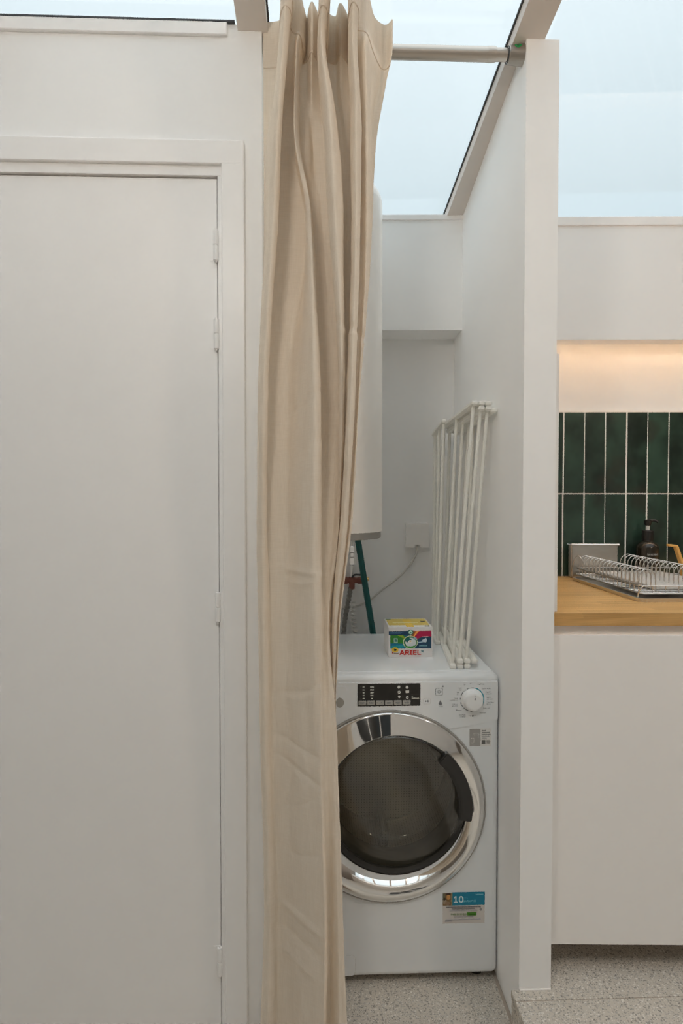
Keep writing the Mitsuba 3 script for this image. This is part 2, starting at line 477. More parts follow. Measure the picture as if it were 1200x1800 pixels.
# ------------------------------------------------------------------ curtain and rod
CURTAIN_ROWS = [
 (2.458,[(-0.1335,1.55),(-0.118,1.549),(-0.0863,1.538),(-0.0804,1.388),(-0.0671,1.344),(-0.056,1.363),(-0.0555,1.413),(-0.0486,1.432),(-0.0406,1.463),(-0.0326,1.513),(-0.0263,1.538),(-0.0231,1.513),(-0.0148,1.482),(-0.0069,1.5),(0.008,1.544),(0.0022,1.388),(0.0128,1.332),(0.0253,1.363),(0.024,1.513),(0.0419,1.526),(0.0512,1.482),(0.0782,1.544),(0.0653,1.388),(0.0742,1.326),(0.0897,1.363),(0.0905,1.413),(0.1028,1.425),(0.1142,1.457),(0.1346,1.526),(0.1615,1.548),(0.1784,1.526)]),
 (2.371,[(-0.1335,1.55),(-0.118,1.549),(-0.0906,1.538),(-0.0883,1.413),(-0.0743,1.363),(-0.063,1.382),(-0.0701,1.425),(-0.0541,1.438),(-0.0479,1.407),(-0.0413,1.438),(-0.0492,1.526),(-0.029,1.532),(-0.0164,1.5),(-0.0098,1.513),(0.0038,1.544),(-0.0028,1.413),(0.0058,1.363),(0.0158,1.388),(0.0131,1.513),(0.0422,1.538),(0.0523,1.513),(0.0769,1.544),(0.0647,1.4),(0.0721,1.35),(0.0845,1.375),(0.0837,1.425),(0.0944,1.413),(0.1036,1.4),(0.1179,1.438),(0.1468,1.538),(0.1634,1.526)]),
 (2.212,[(-0.1335,1.55),(-0.123,1.549),(-0.1219,1.513),(-0.1034,1.425),(-0.0883,1.388),(-0.0783,1.407),(-0.093,1.526),(-0.0538,1.532),(-0.0552,1.425),(-0.0432,1.45),(-0.047,1.488),(-0.022,1.507),(-0.0128,1.532),(-0.0019,1.532),(0.0172,1.526),(0.0096,1.413),(0.0228,1.369),(0.0396,1.4),(0.0363,1.526),(0.0603,1.544),(0.0697,1.538),(0.0866,1.544),(0.0736,1.425),(0.0809,1.375),(0.0936,1.4),(0.0905,1.45),(0.1009,1.432),(0.1094,1.425),(0.1205,1.45),(0.1202,1.513),(0.139,1.526)]),
 (2.014,[(-0.1335,1.55),(-0.1254,1.532),(-0.1231,1.488),(-0.1121,1.432),(-0.0993,1.413),(-0.0891,1.432),(-0.1031,1.526),(-0.0268,1.532),(-0.0306,1.45),(-0.0174,1.432),(-0.0125,1.463),(-0.0197,1.513),(0.0007,1.519),(0.0116,1.526),(0.0308,1.526),(0.0211,1.425),(0.0355,1.388),(0.0552,1.413),(0.0514,1.526),(0.067,1.538),(0.0714,1.544),(0.085,1.538),(0.0736,1.425),(0.0817,1.388),(0.0946,1.413),(0.0927,1.463),(0.1024,1.45),(0.1106,1.438),(0.1231,1.463),(0.1194,1.5),(0.1297,1.526)]),
 (1.611,[(-0.1355,1.538),(-0.1426,1.525),(-0.1429,1.486),(-0.1353,1.434),(-0.1233,1.414),(-0.1142,1.427),(-0.1256,1.486),(-0.0809,1.499),(-0.0389,1.447),(-0.0099,1.408),(0.0028,1.427),(-0.0038,1.499),(0.0208,1.512),(0.0344,1.512),(0.0518,1.499),(0.0469,1.434),(0.0522,1.401),(0.0594,1.421),(0.0582,1.525),(0.0657,1.538),(0.0671,1.538),(0.072,1.525),(0.0638,1.434),(0.0706,1.388),(0.0811,1.395),(0.0794,1.434),(0.0885,1.434),(0.0907,1.427),(0.0946,1.447),(0.0904,1.486),(0.0969,1.525)]),
 (1.340,[(-0.1392,1.538),(-0.1449,1.525),(-0.1452,1.486),(-0.1382,1.44),(-0.1279,1.427),(-0.1187,1.44),(-0.1254,1.473),(-0.0805,1.479),(-0.0389,1.427),(-0.0089,1.401),(0.0051,1.421),(-0.0,1.46),(0.0201,1.473),(0.0334,1.473),(0.0424,1.46),(0.0447,1.447),(0.0471,1.44),(0.0489,1.453),(0.0471,1.525),(0.0531,1.538),(0.0531,1.538),(0.0582,1.525),(0.0513,1.447),(0.0576,1.408),(0.0669,1.414),(0.0645,1.447),(0.0724,1.447),(0.0747,1.44),(0.0797,1.46),(0.0757,1.486),(0.0804,1.525)]),
 (1.066,[(-0.139,1.525),(-0.1433,1.512),(-0.1435,1.486),(-0.1371,1.447),(-0.1274,1.44),(-0.1174,1.447),(-0.111,1.466),(-0.0804,1.466),(-0.0393,1.427),(-0.0092,1.401),(0.0049,1.408),(0.0089,1.434),(0.0142,1.44),(0.0194,1.434),(0.022,1.434),(0.0234,1.44),(0.0248,1.447),(0.0266,1.473),(0.022,1.525),(0.0292,1.538),(0.0292,1.538),(0.0359,1.525),(0.0304,1.46),(0.0351,1.434),(0.0418,1.44),(0.0397,1.46),(0.0451,1.46),(0.0462,1.453),(0.0495,1.473),(0.0449,1.499),(0.0485,1.525)]),
 (0.789,[(-0.1358,1.525),(-0.1401,1.512),(-0.1404,1.486),(-0.1347,1.453),(-0.1249,1.447),(-0.1149,1.453),(-0.1079,1.466),(-0.0781,1.46),(-0.0398,1.427),(-0.0096,1.408),(0.0046,1.401),(0.0112,1.421),(0.0191,1.427),(0.027,1.427),(0.0335,1.427),(0.0376,1.434),(0.0406,1.447),(0.0427,1.473),(0.0358,1.525),(0.0361,1.538),(0.0349,1.544),(0.0333,1.538),(0.03,1.512),(0.0325,1.499),(0.0352,1.499),(0.0369,1.512),(0.0369,1.512),(0.0381,1.505),(0.0397,1.512),(0.04,1.525),(0.0389,1.538)]),
 (0.369,[(-0.1288,1.525),(-0.1319,1.512),(-0.131,1.486),(-0.126,1.46),(-0.1161,1.453),(-0.1059,1.46),(-0.0958,1.469),(-0.068,1.453),(-0.0337,1.421),(-0.0009,1.395),(0.0131,1.382),(0.0175,1.427),(0.0257,1.44),(0.0347,1.427),(0.0438,1.421),(0.0506,1.427),(0.0553,1.447),(0.0576,1.473),(0.0498,1.525),(0.0502,1.538),(0.0476,1.544),(0.0445,1.538),(0.041,1.512),(0.042,1.499),(0.0448,1.499),(0.0466,1.512),(0.048,1.512),(0.0478,1.505),(0.0494,1.512),(0.0498,1.525),(0.0488,1.538)]),
 (0.085,[(-0.1368,1.525),(-0.1412,1.512),(-0.1429,1.486),(-0.1377,1.46),(-0.1245,1.447),(-0.1116,1.453),(-0.0992,1.469),(-0.0713,1.453),(-0.0366,1.414),(-0.0077,1.395),(0.0066,1.388),(0.0134,1.427),(0.0243,1.447),(0.036,1.427),(0.0486,1.408),(0.0593,1.414),(0.0655,1.434),(0.0686,1.473),(0.0583,1.525),(0.0602,1.538),(0.0561,1.544),(0.053,1.538),(0.0493,1.512),(0.0503,1.499),(0.0531,1.499),(0.055,1.512),(0.0564,1.512),(0.0561,1.505),(0.0578,1.512),(0.0583,1.525),(0.0573,1.538)]),
 (0.012,[(-0.139,1.525),(-0.1434,1.512),(-0.1465,1.486),(-0.1412,1.46),(-0.1279,1.447),(-0.115,1.453),(-0.1026,1.469),(-0.0745,1.453),(-0.0409,1.414),(-0.0131,1.395),(0.0012,1.388),(0.0092,1.427),(0.023,1.453),(0.0386,1.427),(0.0533,1.395),(0.0654,1.401),(0.0736,1.434),(0.077,1.473),(0.0711,1.525),(0.0645,1.538),(0.059,1.544),(0.0559,1.538),(0.0521,1.512),(0.0531,1.499),(0.0559,1.499),(0.0578,1.512),(0.0592,1.512),(0.059,1.505),(0.0606,1.512),(0.0611,1.525),(0.0602,1.538)]),
]

HEAD_TOP, SEAM = 2.522, 2.413


def curtain_mesh(z0, z1, nz, out=0.0):
    rows = [(HEAD_TOP + 0.01, CURTAIN_ROWS[0][1])] + CURTAIN_ROWS
    zz = np.array([r[0] for r in rows])[::-1]
    pts = np.array([r[1] for r in rows])[::-1]                       # rows, 31, 2
    z = np.linspace(z1, z0, nz)
    p = PchipInterpolator(zz, pts, axis=0)(np.clip(z, zz[0], zz[-1]))
    up = 10
    q = PchipInterpolator(np.arange(31), p, axis=1)(np.linspace(0, 30, 30 * up + 1))
    q = gaussian_filter1d(q, 1.3, axis=1, mode='nearest')
    nu = q.shape[1]
    v = np.dstack([q[..., 0], q[..., 1], np.repeat(z[:, None], nu, 1)])
    return v, z


def cloth(v, wrinkle=True):
    nz, nu, _ = v.shape
    du, dv = np.gradient(v, axis=1), np.gradient(v, axis=0)
    n = np.cross(du, dv)
    n /= np.linalg.norm(n, axis=2, keepdims=True) + 1e-12
    if wrinkle:
        x, z = v[..., 0], v[..., 2]
        s = np.linspace(0, 1, nu)[None, :]
        d = (meshkit.fbm(np.dstack([x * 26, v[..., 1] * 26, z * 3.2]), 3, 3) - 0.5) * 0.008
        d += (meshkit.fbm(np.dstack([x * 60 + 9, v[..., 1] * 40, z * 22 + x * 30]), 2, 5) - 0.5) * 0.0022
        for zc, w, a, sl in ((1.206, 0.006, -0.0028, -0.05), (1.176, 0.006, -0.0022, 0.02), (0.925, 0.008, 0.003, 0.35), (0.80, 0.008, 0.0028, -0.35), (0.745, 0.009, 0.003, -0.5),
                             (0.66, 0.007, 0.0024, 0.5), (0.545, 0.010, 0.003, 0.05), (0.40, 0.010, -0.004, -0.3), (0.345, 0.012, 0.004, -0.28), (0.29, 0.012, -0.003, -0.28),
                             (1.58, 0.008, 0.002, 0.45), (1.485, 0.010, 0.002, 0.2), (1.83, 0.006, 0.002, -0.6), (1.80, 0.006, -0.002, -0.5)):
            band = 1 / (1 + ((x + 0.045 - 0.1 * (zc > 1.7)) / 0.055) ** 4)
            d += 0.8 * a * np.exp(-((z - zc - sl * (x + 0.05) - 6 * (x + 0.05) ** 2 * (sl > 0)) / w) ** 2) * band
        fade = np.clip((SEAM - 0.05 - z) / 0.2, 0, 1)
        v = v - n * (d * fade)[..., None] * np.sign((n[..., 1:2].mean() or 1)) * -1
    f = (np.arange(nz - 1)[:, None] * nu + np.arange(nu - 1)[None]).reshape(-1)
    quads = np.stack([f, f + 1, f + nu + 1, f + nu], 1)
    return v, quads, n


v, z = curtain_mesh(0.012, SEAM + 0.004, 520)
v, q, n = cloth(v)
put('curtain__panel', (v.reshape(-1, 3), q), 'linen', smooth=True)
v, z = curtain_mesh(SEAM, HEAD_TOP, 40)
v[-1 if z[-1] > z[0] else 0, :, 2] += 0
v, q, n = cloth(v, False)
off = 0.0016
nv = n * np.sign(-n[..., 1:2])
front, back = v + nv * off, v - nv * off * 0.6
nz, nu = v.shape[:2]
fv = np.vstack([front.reshape(-1, 3), back.reshape(-1, 3)])
N0 = nz * nu
ff = [q, q[:, ::-1] + N0]
for ring in (np.arange(nu), (nz - 1) * nu + np.arange(nu), np.arange(nz) * nu, np.arange(nz) * nu + nu - 1):
    ff.append(np.stack([ring[:-1], ring[1:], ring[1:] + N0, ring[:-1] + N0], 1))
put('curtain__heading', (fv, np.vstack(ff)), 'linen_heading', smooth=50, label='stitched pleated heading band of the curtain')
tag('curtain', 'long beige linen curtain gathered to the left in front of the washing machine', 'curtain')

RY, RZ = 1.571, 2.475
put('curtain_rod__tube', tube([(LX, RY, RZ), (0.438, RY, RZ)], 0.0168, 28), 'satin_nickel', smooth=40)
put('curtain_rod__inner_tube', tube([(0.436, RY, RZ), (0.478, RY, RZ)], 0.0150, 28), 'satin_nickel', smooth=40)
put('curtain_rod__collar', lathe([(0.0150, 0.418), (0.0173, 0.418), (0.0176, 0.421), (0.0176, 0.432), (0.0165, 0.440), (0.0150, 0.440)], 'x', (0, RY, RZ), 32), 'satin_nickel', smooth=30)
cap = lathe([(0, 0.470), (0.0180, 0.470), (0.0205, 0.473), (0.0235, 0.500), (0.0240, 0.509), (0, 0.509)], 'x', (0, RY, RZ), 40)
put('curtain_rod__end_cap', cap, 'nickel_dark', smooth=30)
put('curtain_rod__end_cap', lathe([(0, -0.118), (0.0169, -0.118), (0.0172, -0.128), (0.0172, -0.136), (0, -0.136)], 'x', (0, RY, RZ), 40), 'nickel_dark', smooth=30)
put('curtain_rod__end_cap__seal', lathe([(0.0185, 0.4685), (0.0192, 0.4685), (0.0192, 0.4705), (0.0185, 0.4705)], 'x', (0, RY, RZ), 40), 'gasket')
# green oval sticker on the cap, with a dark figure on it
sx, sz = np.meshgrid(np.linspace(-1, 1, 25), np.linspace(-1, 1, 25))
ang = np.linspace(0, 2 * np.pi, 40, endpoint=False)


def on_cap(u, w, lift):
    x = 0.491 + u
    r = np.interp(x, [0.473, 0.500, 0.509], [0.0205, 0.0235, 0.0240]) + lift
    a = math.radians(128) + w / 0.022
    return np.stack([x, RY + r * np.cos(a), RZ + r * np.sin(a)], -1)


def cap_patch(cu, cw, ru, rw, lift):
    rings = [on_cap(np.array([cu]), np.array([cw]), lift)]
    for t in (0.35, 0.7, 1.0):
        rings.append(on_cap(cu + ru * t * np.cos(ang), cw + rw * t * np.sin(ang), lift))
    vv = np.vstack(rings)
    nn = len(ang)
    j = np.arange(nn)
    k = (j + 1) % nn
    f = [np.stack([j * 0, 1 + j, 1 + k], 1)] + [np.vstack([np.stack([1 + i * nn + j, 1 + (i + 1) * nn + j, 1 + (i + 1) * nn + k], 1), np.stack([1 + i * nn + j, 1 + (i + 1) * nn + k, 1 + i * nn + k], 1)]) for i in (0, 1)]
    return trimesh.Trimesh(vv, np.vstack(f), process=False)


put('curtain_rod__end_cap__sticker', cap_patch(0.0, 0.008, 0.0085, 0.0085, 0.0003), 'green_sticker', label='small oval green sticker')
put('curtain_rod__end_cap__sticker_mark', cap_patch(-0.001, 0.008, 0.0022, 0.0038, 0.0006), 'gasket')
tag('curtain_rod', 'brushed nickel tension rod between the wall and the partition under the glass roof', 'curtain rod')

# ------------------------------------------------------------------ water heater
HX, HY, HR = 0.035, 2.03, 0.169
prof = [(0, 1.265), (HR, 1.265), (HR + 0.0005, 1.267)] + [(HR + 0.0005, zz) for zz in np.linspace(1.269, 2.30, 3)] + \
       [(HR - 0.028 * (1 - math.cos(a)), 2.30 + 0.045 * math.sin(a)) for a in np.linspace(0.1, math.pi / 2, 8)] + [(0, 2.352)]
put('water_heater__tank', lathe(prof, 'z', (HX, HY, 0), 96), 'heater_white', smooth=40)
put('water_heater__end_ring', lathe([(0, 1.2425), (0.155, 1.2425), (0.1645, 1.2435), (0.166, 1.2455), (0.166, 1.266), (0, 1.266)], 'z', (HX, HY, 0), 96), 'grey_ring', smooth=35, label='grey metallic ring at the foot of the tank')
for zz in (1.5, 2.0):
    put('water_heater__bracket', box(-0.10, 0.06, 2.15, 2.236 if zz > 1.96 else 2.362, zz, zz + 0.05), 'white_lacquer')
tag('water_heater', 'tall white cylindrical water heater mounted in the alcove behind the curtain', 'water heater')

# ------------------------------------------------------------------ socket, cord, pole, pipes
sb = Polygon([(0.3205, 1.1845), (0.3515, 1.1845), (0.354, 1.191), (0.360, 1.1945), (0.366, 1.1945), (0.372, 1.191), (0.3745, 1.1845), (0.4060, 1.1845), (0.4060, 1.2760), (0.3205, 1.2760)]).buffer(-0.002).buffer(0.002)
sock = xz(sb, 2.310, 0.035)
put('cable_outlet__plate', K(sock), 'socket_plastic')
put('cable_outlet__cover', K(xz(sb.buffer(-0.004), 2.3075, 0.003)), 'socket_plastic')
tag('cable_outlet', 'square cream cable outlet plate on the niche wall', 'outlet')
cord = spline([(0.3632, 2.326, 1.1925), (0.3617, 2.322, 1.170), (0.3477, 2.322, 1.1348), (0.326, 2.326, 1.103), (0.2943, 2.330, 1.0702), (0.24, 2.336, 1.028), (0.1873, 2.339, 0.9839), (0.155, 2.339, 0.9655), (0.1229, 2.339, 0.9558), (0.0928, 2.339, 0.9514), (0.05, 2.339, 0.94)], 60)
put('power_cord', K(tube(cord, np.linspace(0.0042, 0.0034, 60), 8)), 'hose_pale', smooth=True, label='thin pale cord drooping from the cable outlet to the pipes', cat='cord')

# ribbed teal pole: flat profile with grooves
ribs = []
for t in np.linspace(0, 2 * np.pi, 96, endpoint=False):
    ribs.append(((0.0112 - 0.0011 * (math.cos(7 * t) > 0.55)) * math.cos(t), (0.0095 - 0.0011 * (math.cos(7 * t) > 0.55)) * math.sin(t)))
pole = trimesh.creation.extrude_polygon(Polygon(ribs), 1.325, engine='earcut')
a, b = np.array([0.1435, 2.268, 1.2077]), np.array([0.1995, 2.288, 0.8712])
d = (a - b) / np.linalg.norm(a - b)
foot = b - d * ((b[2] - 0.004) / d[2])
ax = np.array([1.0, 0, 0]) - d * d[0]
ax /= np.linalg.norm(ax)
M = np.eye(4)
M[:3, 0], M[:3, 1], M[:3, 2], M[:3, 3] = ax, np.cross(d, ax), d, foot
pole.apply_transform(M)
put('ribbed_pole', pole, 'teal_pole', label='dark teal ribbed pole standing behind the washing machine, leaning towards the heater', cat='pole')

PX, PY = 0.1235, 2.328
put('water_valve__pipe', cat_(tube([(PX, PY, 1.36), (PX, PY, 1.19)], 0.009, 16), tube([(PX, PY, 1.12), (PX, PY, 1.07)], 0.008, 16), lathe([(0.008, 1.192), (0.014, 1.188), (0.014, 1.168), (0.010, 1.165), (0.010, 1.150), (0.0145, 1.147), (0.0145, 1.122), (0.008, 1.118)], 'z', (PX, PY, 0), 6)), 'chrome', smooth=30)
put('water_valve__body', cat_(lathe([(0, -0.035), (0.014, -0.035), (0.014, -0.018), (0.011, -0.015), (0.011, 0.020), (0.0135, 0.022), (0.0135, 0.040), (0, 0.040)], 'x', (PX, PY, 1.062), 20), lathe([(0, 1.03), (0.011, 1.03), (0.011, 1.075), (0, 1.075)], 'z', (PX, PY, 0), 16)), 'copper_red', smooth=35, label='dull red valve body')
put('water_valve__outlet', lathe([(0, 0.040), (0.010, 0.040), (0.010, 0.050), (0.0135, 0.051), (0.0135, 0.060), (0.007, 0.061), (0.007, 0.068), (0, 0.068)], 'x', (PX - 0.005, PY, 1.066), 16), 'brass', smooth=35, label='brass outlet')
put('water_valve__lever', cat_(tube(spline([(PX, PY - 0.012, 1.075), (PX + 0.012, PY - 0.02, 1.086), (PX + 0.045, PY - 0.02, 1.082)], 12), 0.0035, 8)), 'black_plastic')
tag('water_valve', 'chrome and red water valve on the pipe below the water heater', 'valve')
hp = spline([(PX - 0.004, PY, 1.035), (PX - 0.012, PY, 0.99), (PX - 0.028, PY - 0.005, 0.90), (PX - 0.035, PY - 0.01, 0.80), (PX - 0.03, PY - 0.01, 0.5)], 160)
put('supply_hose', tube(hp, 0.0085 + 0.0016 * np.sin(np.arange(160) * 1.5), 12), 'hose_grey', smooth=True, label='dark grey ribbed hose running down from the red valve', cat='hose')
cs = np.linspace(0, 1, 150)
coil = np.stack([0.121 + 0.008 * cs + 0.009 * np.cos(cs * 50), 2.285 + 0.009 * np.sin(cs * 50), 0.985 - 0.125 * cs], 1)
put('coiled_lead', K(tube(coil, 0.0032, 6)), 'hose_pale', smooth=True, label='pale coiled lead hanging beside the ribbed hose', cat='lead')

# ------------------------------------------------------------------ washing machine
WM = 'washing_machine'
W0, W1, WF, WB, WT = -0.104, 0.5045, 1.722, 2.236, 0.880
GC, GR = np.array([0.213, 0.5185]), 0.2000           # glass: centre in x and z, radius
RC, RR = np.array([0.1955, 0.5105]), 0.2690          # chrome ring
body = ballbox(W0, W1, WF, WB, 0.022, WT, 0.017)
hole = man(lathe([(0, -0.30), (0.205, -0.30), (0.205, 0.2), (0, 0.2)], 'y', (GC[0], WF, GC[1]), 72))
put(WM + '__cabinet', tm(body - hole), 'enamel', smooth=35)
put(WM + '__top_panel', tm(ballbox(W0 + 0.010, W1 - 0.010, WF + 0.034, WB - 0.004, WT - 0.006, WT + 0.0022, 0.004, 12)), 'enamel', smooth=35)
for x in (W0 + 0.05, W1 - 0.05):
    for y in (WF + 0.05, WB - 0.06):
        put(WM + '__foot', lathe([(0, 0.0), (0.02, 0.0), (0.022, 0.006), (0.012, 0.010), (0.012, 0.03), (0, 0.03)], 'z', (x, y, 0), 20), 'black_plastic', label='black levelling foot')
# control panel with its arched lower edge
xs = np.linspace(W0 + 0.006, W1 - 0.004, 60)
low = 0.7285 + 0.55 * np.maximum(0, np.abs(xs - RC[0]) - 0.16) ** 1.6 + 0.0
ring_hole = Point(*RC).buffer(RR + 0.004, quad_segs=40)
cp = Polygon(list(zip(xs, low)) + [(W1 - 0.004, 0.860), (W0 + 0.006, 0.860)]).difference(ring_hole)
cpm = xz(cp.buffer(-0.002).buffer(0.002), WF - 0.0028, 0.006)
put(WM + '__control_panel', cpm, 'enamel', smooth=False)
CPK = WM + '__control_panel'
YP = WF - 0.0028
put(CPK + '__display', xz(rect(0.1069, 0.7945, 0.2820, 0.8570, 0.002), YP - 0.0012, 0.003), 'display_black', label='black display window')
pc = []
dx0, dz0, sc = 0.1069, 0.8570, 0.1751 / 940.0        # the display's picture: 940 units wide


def dsp(u, v):
    return dx0 + (u - 80) * sc, dz0 - (v - 95) * sc


for u, ws in ((170, (36, 34, 30, 30, 30)), (295, (56, 56, 48, 44, 24))):
    for v, w in zip((140, 184, 226, 268, 312), ws):
        x, zc = dsp(u, v)
        pc.append((rect(x - w * sc / 2, zc - 7 * sc, x + w * sc / 2, zc + 7 * sc), (0.62, 0.62, 0.58)))
        if u < 200:
            pc.append((rect(*dsp(128, v + 3), *dsp(134, v - 3)), (0.4, 0.4, 0.38)))
for u, v, kind in ((697, 145, 0), (700, 222, 1), (702, 292, 2), (817, 148, 0), (824, 215, 3), (822, 302, 1)):
    x, zc = dsp(u, v)
    c = Point(x, zc).buffer(21 * sc)
    g = {0: c, 1: c.difference(Point(x, zc).buffer(11 * sc)), 2: c.buffer(-3 * sc), 3: rect(x - 26 * sc, zc - 18 * sc, x + 26 * sc, zc + 18 * sc)}[kind]
    pc.append((g, (0.66, 0.66, 0.63)))
pc.append((words('kg', 15 * sc, *dsp(888, 298), YP - 0.0012, 0.0003), (0.6, 0.6, 0.55)))
pc.append((rect(*dsp(890, 326), *dsp(1000, 310)), (0.42, 0.41, 0.36)))
pm, pcol = painted(pc, YP - 0.0012)
put(CPK + '__display__symbols', pm, 'print_paper', color=pcol, kind='stuff')
for i in range(6):
    x0, z0 = dsp(92 + 132.5 * i, 412)
    x1, z1 = dsp(92 + 132.5 * i + 118, 345)
    kb = cat_(box(x0, x1, YP - 0.0028, YP, z0, z1, 0.0008))
    put(CPK + '__button', kb, 'key_grey')
    u0 = 92 + 132.5 * i
    t = []
    if i == 2:
        t = [xz(Point(*dsp(u0 + w, 378)).buffer(9 * sc), YP - 0.0031, 0.0004) for w in (22, 80)]
    else:
        for v, w in ((372, 68), (388, 60)):
            t.append(xz(rect(*dsp(u0 + 59 - w / 2, v + 4), *dsp(u0 + 59 + w / 2, v - 4)), YP - 0.0031, 0.0004))
    put(CPK + '__button_print', cat_(*t), 'grey_print')
put(CPK + '__start_button', xz(rect(*dsp(1066, 408), *dsp(1176, 322), 0.003).buffer(0), YP - 0.0012, 0.002), 'pale_print')
put(CPK + '__start_button', xz(rect(*dsp(1072, 402), *dsp(1170, 328), 0.0025), YP - 0.0018, 0.002), 'enamel')
x, zc = dsp(1104, 364)
put(CPK + '__start_symbol', cat_(xz(Polygon([(x - 0.002, zc - 0.0036), (x + 0.0024, zc), (x - 0.002, zc + 0.0036)]), YP - 0.0022, 0.0004), xz(rect(x + 0.0040, zc - 0.0034, x + 0.0056, zc + 0.0034), YP - 0.0022, 0.0004),
                                      xz(rect(x + 0.0066, zc - 0.0034, x + 0.0082, zc + 0.0034), YP - 0.0022, 0.0004)), 'grey_print')
# marks between display and dial
ic = [xz(rect(0.3245, 0.822, 0.3445, 0.843, 0.003).difference(rect(0.3257, 0.8232, 0.3433, 0.8418, 0.002)), YP - 0.0003, 0.0004),
      xz(Point(0.3345, 0.8325).buffer(0.0045).difference(Point(0.3345, 0.8325).buffer(0.003)), YP - 0.0003, 0.0004),
      xz(rect(0.3257, 0.8320, 0.3300, 0.8330), YP - 0.0003, 0.0004), xz(rect(0.3390, 0.8320, 0.3433, 0.8330), YP - 0.0003, 0.0004),
      xz(Point(0.3455, 0.8475).buffer(0.0024), YP - 0.0003, 0.0004),
      xz(Point(0.3385, 0.7990).buffer(0.0048), YP - 0.0003, 0.0004), xz(Polygon([(0.3350, 0.8020), (0.3385, 0.8085), (0.3420, 0.8020)]), YP - 0.0003, 0.0004),
      xz(rect(0.3320, 0.7905, 0.3450, 0.7915), YP - 0.0003, 0.0004)]
put(CPK + '__symbol_print', cat_(*ic), 'grey_print')
KX, KZ, KR = 0.4275, 0.8095, 0.0265
knob = lathe([(0, 0.0), (KR + 0.004, 0.0), (KR + 0.004, 0.003), (KR + 0.001, 0.005), (KR, 0.020), (KR - 0.003, 0.0235), (KR - 0.008, 0.0245), (0, 0.0240)], 'y', (KX, YP, KZ), 64)
put(CPK + '__dial', knob, 'white_plastic', smooth=40, label='round white programme dial')
put(CPK + '__dial__pointer', cat_(xz(rect(KX + 0.0010, KZ + 0.006, KX + 0.0036, KZ + 0.0125, 0.0008), YP - 0.0248, 0.0006), words('0', 0.004, KX + 0.0003, KZ + 0.0150, YP - 0.0246, 0.0004, True)), 'grey_print')


def arc(a0, a1, r0, r1, cx=KX, cz=KZ, n=24):
    t = np.radians(np.linspace(a0, a1, n))
    return Polygon([(cx + r1 * math.sin(a), cz + r1 * math.cos(a)) for a in t] + [(cx + r0 * math.sin(a), cz + r0 * math.cos(a)) for a in t[::-1]])


put(CPK + '__dial_scale', cat_(*[xz(arc(a, a + w, 0.0318, 0.0342), YP - 0.0004, 0.0005) for a, w in ((-8, 4), (-2, 4), (5, 4), (-28, 7), (-19, 4), (-38, 4), (-47, 4), (-72, 20), (-90, 9), (-112, 9), (-126, 9), (-141, 8), (-160, 14), (172, 16), (157, 10), (142, 12), (128, 10))]), 'grey_print')
put(CPK + '__dial_scale', xz(arc(14, 122, 0.0318, 0.0345), YP - 0.0004, 0.0005), 'teal_print', label='teal arc of the dial scale')
TXT = [('r', -44, 0.0425, ('Laine', 'Soie')), ('r', -64, 0.040, ('Mix', 'Eco')), ('r', -88, 0.0395, ('Sport', 'synthétique')), ('r', -111, 0.042, ('Délicats', 'à la main')), ('r', -135, 0.042, ('Rinçage',)),
       ('r', -158, 0.049, ('Essorage', 'vidange')), ('l', 150, 0.043, ('Séchage',)), ('l', 128, 0.040, ('Coton 40',)), ('l', 105, 0.042, ('Coton éco', '30 40')), ('l', 86, 0.041, ('Rapide', 'mixte 59')),
       ('l', 64, 0.042, ('Hygiène', 'coton 60')), ('l', 42, 0.041, ('Coton rapide',)), ('l', 20, 0.046, ('Rapide 14',))]
tx = []
for al, a, r, lines in TXT:
    x, zc = KX + r * math.sin(math.radians(a)), KZ + r * math.cos(math.radians(a))
    for k, s in enumerate(lines):
        tx.append(words(s, 0.0031, x, zc - 0.0014 - 0.0052 * k + 0.0026 * (len(lines) - 1), YP - 0.0002, 0.0003, False, al))
tx += [words('30', 0.0030, KX - 0.0215, KZ + 0.0410, YP - 0.0002, 0.0003, True, 'c'), words('44', 0.0030, KX - 0.005, KZ + 0.0435, YP - 0.0002, 0.0003, True, 'c'),
       xz(Point(KX + 0.002, KZ - 0.0460).buffer(0.0026), YP - 0.0002, 0.0004), words('Auto', 0.0026, KX - 0.0030, KZ - 0.0470, YP - 0.0002, 0.0003, False, 'r'), words('H', 0.0030, KX + 0.0065, KZ - 0.0470, YP - 0.0002, 0.0003)]
put(CPK + '__dial_lettering', cat_(*tx), 'grey_print')
# detergent drawer at the far left, mostly behind the curtain
dr_poly = rect(W0 + 0.012, 0.765, 0.078, 0.852, 0.012)
put(WM + '__detergent_drawer', xz(dr_poly, YP - 0.0022, 0.004), 'enamel')
put(WM + '__detergent_drawer__emblem', xz(affinity.scale(Point(0.058, 0.806).buffer(0.011), 1.0, 1.25), YP - 0.0030, 0.002), 'key_grey', label='small grey oval on the drawer')

